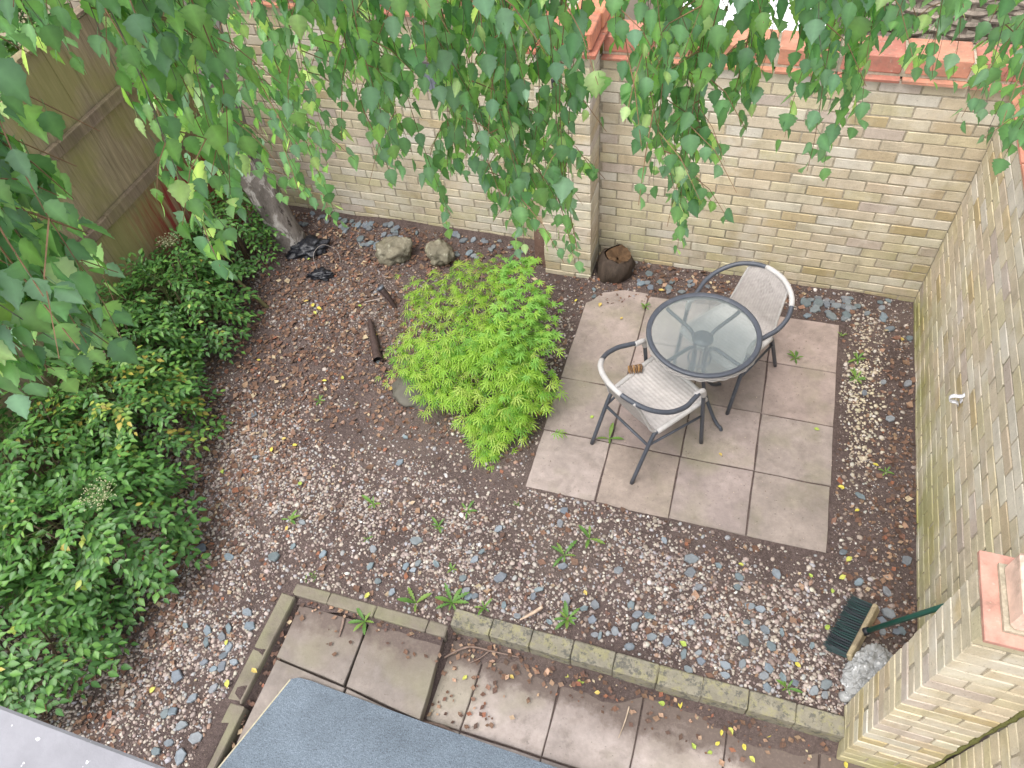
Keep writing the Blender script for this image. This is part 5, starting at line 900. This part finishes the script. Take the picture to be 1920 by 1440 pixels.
# ------------------------------------------------------------------ shrubs
NT = [0, 0.2, 0.42, 0.7, 1.0]; NW = [0.04, 0.23, 0.28, 0.175, 0.0]
stints = [(0.042, 0.112, 0.025), (0.056, 0.140, 0.030), (0.076, 0.178, 0.038), (0.048, 0.122, 0.030), (0.100, 0.215, 0.042), (0.062, 0.148, 0.030)]
ytints = [(0.26, 0.31, 0.055), (0.17, 0.27, 0.05), (0.13, 0.23, 0.045), (0.30, 0.25, 0.05)]
NLEAF = Variants('leaflet', [blade_leaf(NT, [q * rnd.uniform(0.9, 1.15) for q in NW], rnd.uniform(0.1, 0.4), rnd.uniform(0.05, 0.3), 0.0, 0.0, t) for t in stints + stints + ytints], SHRUB_M, True)
def shrub(name, label, cx, cy, rx, ry, h, nspray, ls=0.05, yellow=0.015, dark=False, base_h=0.12, group='leafy shrubs along the fence', lim=300):
    t = thing(name, label, 'shrub', (cx, cy, 0), 0, group); c0 = np.array((cx, cy, 0)); items = []; st = MB()
    for i in range(9):
        a = rnd.uniform(0, 6.28); r = rnd.uniform(0.2, 0.75); e = np.array((cx + rx * r * math.cos(a), cy + ry * r * math.sin(a), h * rnd.uniform(0.65, 0.92)))
        b = np.array((cx + 0.08 * math.cos(a), cy + 0.08 * math.sin(a), -0.02))
        MB().tube([b, b * 0.4 + e * 0.6 - np.array((0, 0, 0.06)), e], [0.008, 0.006, 0.004], 6, tint=(0.13, 0.095, 0.06), sub=4).build('stem', TWIG_M, t, True)
    for i in range(nspray):
        a = rnd.uniform(0, 6.28); u = rnd.random(); el = math.asin(min(1, u * 1.02)) if u < 0.98 else 1.5
        k = rnd.uniform(0.62, 1.0) ** 0.7 * (1 + 0.22 * (float(vnoise(cx + math.cos(a) * 2, cy + math.sin(a) * 2 + el, 1.6, 4)) - 0.5))
        d = np.array((math.cos(a) * math.cos(el), math.sin(a) * math.cos(el), math.sin(el)))
        e = c0 + np.array((rx * d[0], ry * d[1], (h - base_h) * d[2])) * k + np.array((0, 0, base_h)); out = np.array((d[0], d[1], 0.25 * d[2] - 0.12 + rnd.uniform(-0.15, 0.25))); out /= np.linalg.norm(out)
        L = rnd.uniform(0.13, 0.22); side = np.cross(out, (0, 0, 1)); side /= np.linalg.norm(side) + 1e-9; yel = rnd.random() < yellow * 1.3 and yellow > 0.05
        st.tube([e - out * L * 0.9 - np.array((0, 0, 0.05)), e, e + out * L * 0.8 - np.array((0, 0, 0.035))], [0.0022, 0.0010], 4, tint=(0.12, 0.14, 0.05))
        for j in range(5):
            p = e + out * L * (j / 4.0 - 0.2) - np.array((0, 0, 0.035 * (j / 4) ** 2))
            for sg in ((-1, 1) if j < 4 else (0,)):
                for sub in ((0, 1) if rnd.random() < 0.55 and sg else (0,)):
                    ax = out * rnd.uniform(0.55, 0.95) + side * sg * rnd.uniform(0.6, 1.0) + np.array((0, 0, rnd.uniform(-0.45, 0.1)))
                    nv = np.array((0, 0, 1.0)) + d * 0.5 + np.array((rnd.uniform(-0.35, 0.35), rnd.uniform(-0.35, 0.35), 0)); pp = p + side * sg * 0.03 * sub + out * 0.022 * sub
                    kk = 12 + rnd.randrange(4) if (yel or rnd.random() < yellow) else rnd.randrange(12)
                    items.append((kk, frame(ax, nv), pp, ls * rnd.uniform(0.6, 1.2) * np.array((rnd.uniform(0.75, 1.2), 1, 1))))
    st.build('leaf_stalks', TWIG_M, t, kind='stuff')
    # the leaflets facing the open garden and standing proud show largest
    items.sort(key=lambda q: (not seen(q[2])[1], seen(q[2])[0] - 1.2 * (q[2][2] / h)))
    NLEAF.spread(items, t, lim, 'leaflets'); return t
shrub('shrub', 'leafy green shrub at the end of the row, by the ledge', -4.55, -3.85, 0.50, 0.42, 0.60, 165, ls=0.053)
shrub('shrub', 'bright green shrub with a cream flower spray on top', -4.50, -3.18, 0.50, 0.48, 0.72, 220, ls=0.053)
shrub('shrub', 'leafy green shrub behind the flowering one, close to the fence', -5.0, -3.0, 0.42, 0.5, 0.92, 120)
shrub('shrub', 'dark green shrub flecked with yellow edged leaves', -4.82, -2.45, 0.44, 0.42, 0.80, 215, 0.046, yellow=0.09)
shrub('shrub', 'glossy dark green shrub in the middle of the row, under hanging birch leaves', -5.10, -2.02, 0.42, 0.43, 0.90, 205, 0.044)
shrub('shrub', 'green shrub reaching out over brown leaf litter, in front of the red stained boards', -5.00, -1.52, 0.38, 0.40, 0.74, 200, 0.044, yellow=0.03)
shrub('shrub', 'small green shrub against the fence rail with tiny cream flowers', -5.10, -1.15, 0.30, 0.32, 0.62, 70)
shrub('shrub', 'dark leafy shrub at the foot of the birch trunk', -5.10, -0.62, 0.32, 0.34, 0.60, 120, 0.042)
shrub('ivy_bush', 'dark overgrown bush on the far side of the fence', -6.25, -0.42, 0.62, 0.42, 2.15, 260, 0.075, group=None, base_h=0.7, lim=160)
# flower sprays
FLOW = plain('cream_flower', (0.38, 0.39, 0.22), 0.7, 0.2, 60)
def panicle(parent_label, c, r, n):
    par = [o for o in COL.objects if o.get('label') == parent_label][0]; b = MB(); s2 = MB()
    for i in range(n):
        d = np.array([rnd.gauss(0, 1), rnd.gauss(0, 1), abs(rnd.gauss(0, 0.7))]); d /= np.linalg.norm(d) + 1e-6; p = np.array(c) + d * r * rnd.uniform(0.3, 1) * np.array((1, 1, 0.5))
        V, F = ICO_V * rnd.uniform(0.0025, 0.0045) + p, ICO_F; b.add(V, F)
        if i % 4 == 0: s2.tube([np.array(c) - np.array((0, 0, 0.05)), p], 0.001, 3, tint=(0.2, 0.24, 0.1))
    b.build('flower_spray', FLOW, par, True, kind='stuff'); s2.build('flower_stalks', TWIG_M, par, kind='stuff')
panicle('bright green shrub with a cream flower spray on top', (-4.20, -3.13, 0.74), 0.11, 150)
panicle('small green shrub against the fence rail with tiny cream flowers', (-5.08, -1.22, 0.68), 0.09, 110)
cane = thing('cane', 'leaning greenish cane propped in the shrub over leaf litter', 'cane', (-4.62, -1.12, 0)); MB().tube([(-4.60, -1.10, -0.02), (-4.85, -1.05, 0.22), (-5.05, -1.0, 0.42)], [0.016, 0.013], 8, tint=(0.17, 0.15, 0.07)).build('stalk', TWIG_M, cane, True)
# ------------------------------------------------------------------ maple
mp = thing('japanese_maple', 'low spreading maple with bright lime green lacy leaves', 'maple', (-2.78, -1.33, 0))
mroot = np.array((-2.80, -1.32, 0.0))
def lacy(tint, nl=7):
    V = []; F = []
    for k in range(nl):
        a = math.radians(-105 + 210 * k / (nl - 1)) + rnd.uniform(-0.08, 0.08); L = (0.62 + 0.42 * math.cos(a * 0.8)) * rnd.uniform(0.88, 1.1); c, s_ = math.cos(a), math.sin(a); dr = rnd.uniform(0.35, 0.7)
        rows = [(0.0, 0.012), (0.22, 0.022), (0.30, 0.070), (0.36, 0.028), (0.52, 0.082), (0.58, 0.026), (0.74, 0.058), (0.80, 0.018), (1.0, 0.0)]; m = len(V)
        for (t, w_) in rows:
            y = L * t; z = -dr * L * t * t
            V += [(s_ * y - c * w_, c * y + s_ * w_, z), (s_ * y + c * w_, c * y - s_ * w_, z)]
        for i in range(len(rows) - 1): F.append((m + 2 * i, m + 2 * i + 1, m + 2 * i + 3, m + 2 * i + 2))
    return np.array(V), F, np.array(tint)
def palm(tint, nl=7):
    V = []; F = []
    for k in range(nl):
        a = math.radians(-110 + 220 * k / (nl - 1)); L = (0.55 + 0.48 * math.cos(a * 0.75)) * rnd.uniform(0.92, 1.08); c, s_ = math.cos(a), math.sin(a); dr = rnd.uniform(0.1, 0.3)
        rows = [(0.0, 0.05), (0.25, 0.085), (0.5, 0.105), (0.75, 0.06), (1.0, 0.0)]; m = len(V)
        for (t, w_) in rows:
            y = L * t; z = -dr * L * t * t
            V += [(s_ * y - c * w_, c * y + s_ * w_, z + w_ * 0.3), (s_ * y, c * y, z), (s_ * y + c * w_, c * y - s_ * w_, z + w_ * 0.3)]
        for i in range(len(rows) - 1):
            for q in (0, 1): F.append((m + 3 * i + q, m + 3 * i + q + 1, m + 3 * i + 4 + q, m + 3 * i + 3 + q))
    return np.array(V), F, np.array(tint)
LACY_V = Variants('leaf', [lacy(t) for t in [(0.27, 0.45, 0.050), (0.23, 0.42, 0.05), (0.31, 0.48, 0.07), (0.14, 0.31, 0.04), (0.28, 0.46, 0.055), (0.35, 0.47, 0.09)] for _ in range(2)], MAPLE_M)
PALM_V = Variants('leaf', [palm(t) for t in [(0.21, 0.42, 0.07), (0.24, 0.44, 0.075), (0.29, 0.46, 0.07), (0.19, 0.39, 0.07)] for _ in range(2)], MAPLE_M)
li, pi_ = [], []; mst = MB()
for (cx, cy, cz) in LACY:
    c = np.array((cx, cy, cz)); rd = c - mroot; rd[2] = 0; rl = np.linalg.norm(rd); rd = rd / (rl + 1e-6)
    br_ = smooth_path([mroot + np.array((0, 0, 0.1)), mroot * 0.5 + c * 0.5 + np.array((0, 0, 0.16)), c], 5); mst.tube(br_, [0.009, 0.005, 0.0025], 6, tint=(0.20, 0.15, 0.12))
    for i in range(46):
        o = np.array((rnd.gauss(0, 0.072), rnd.gauss(0, 0.072), rnd.gauss(0, 0.032) + 0.012)); a = math.atan2(o[1], o[0]); h = np.array((math.cos(a), math.sin(a), 0)) * 0.8 + rd * rnd.uniform(0.2, 0.9) + np.array((0, 0, rnd.uniform(-0.35, 0.25)))
        li.append((rnd.randrange(12), frame(h, (rnd.uniform(-0.25, 0.25) + rd[0] * 0.3, rnd.uniform(-0.25, 0.25) + rd[1] * 0.3, 1)), c + o, rnd.uniform(0.042, 0.076) * np.array((rnd.uniform(0.7, 1.1), 1, rnd.uniform(0.5, 1.5)))))
for (cx, cy, cz) in PALM:
    c = np.array((cx, cy, cz)); rd = c - mroot; rd[2] = 0; rd /= np.linalg.norm(rd) + 1e-6
    mst.tube(smooth_path([mroot + np.array((0, 0, 0.1)), mroot * 0.5 + c * 0.5 + np.array((0, 0, 0.14)), c], 5), [0.009, 0.005, 0.002], 6, tint=(0.16, 0.17, 0.08))
    for i in range(18):
        o = np.array((rnd.gauss(0, 0.05), rnd.gauss(0, 0.05), rnd.gauss(0, 0.03))); a = rnd.uniform(0, 6.28); h = np.array((math.cos(a), math.sin(a), 0)) * 0.7 + rd * 0.5 + np.array((0, 0, rnd.uniform(-0.25, 0.2)))
        pi_.append((rnd.randrange(8), frame(h, (rnd.uniform(-0.3, 0.3), rnd.uniform(-0.3, 0.3), 1)), c + o, rnd.uniform(0.036, 0.060) * np.array((rnd.uniform(0.75, 1.1), 1, rnd.uniform(0.5, 2.0)))))
MB().tube([mroot - np.array((0, 0, 0.05)), mroot + np.array((0.01, 0.0, 0.06)), mroot + np.array((0, 0, 0.14))], [0.024, 0.018, 0.013], 10, tint=(0.16, 0.12, 0.10)).build('trunk', TWIG_M, mp, True)
mst.build('branches', TWIG_M, mp, True)
li.sort(key=lambda q: -q[2][2] - 0.15 * rnd.random()); pi_.sort(key=lambda q: -q[2][2] - 0.1 * rnd.random())
LACY_V.spread(li, mp, 190, 'lacy_foliage'); PALM_V.spread(pi_, mp, 110, 'palmate_foliage')
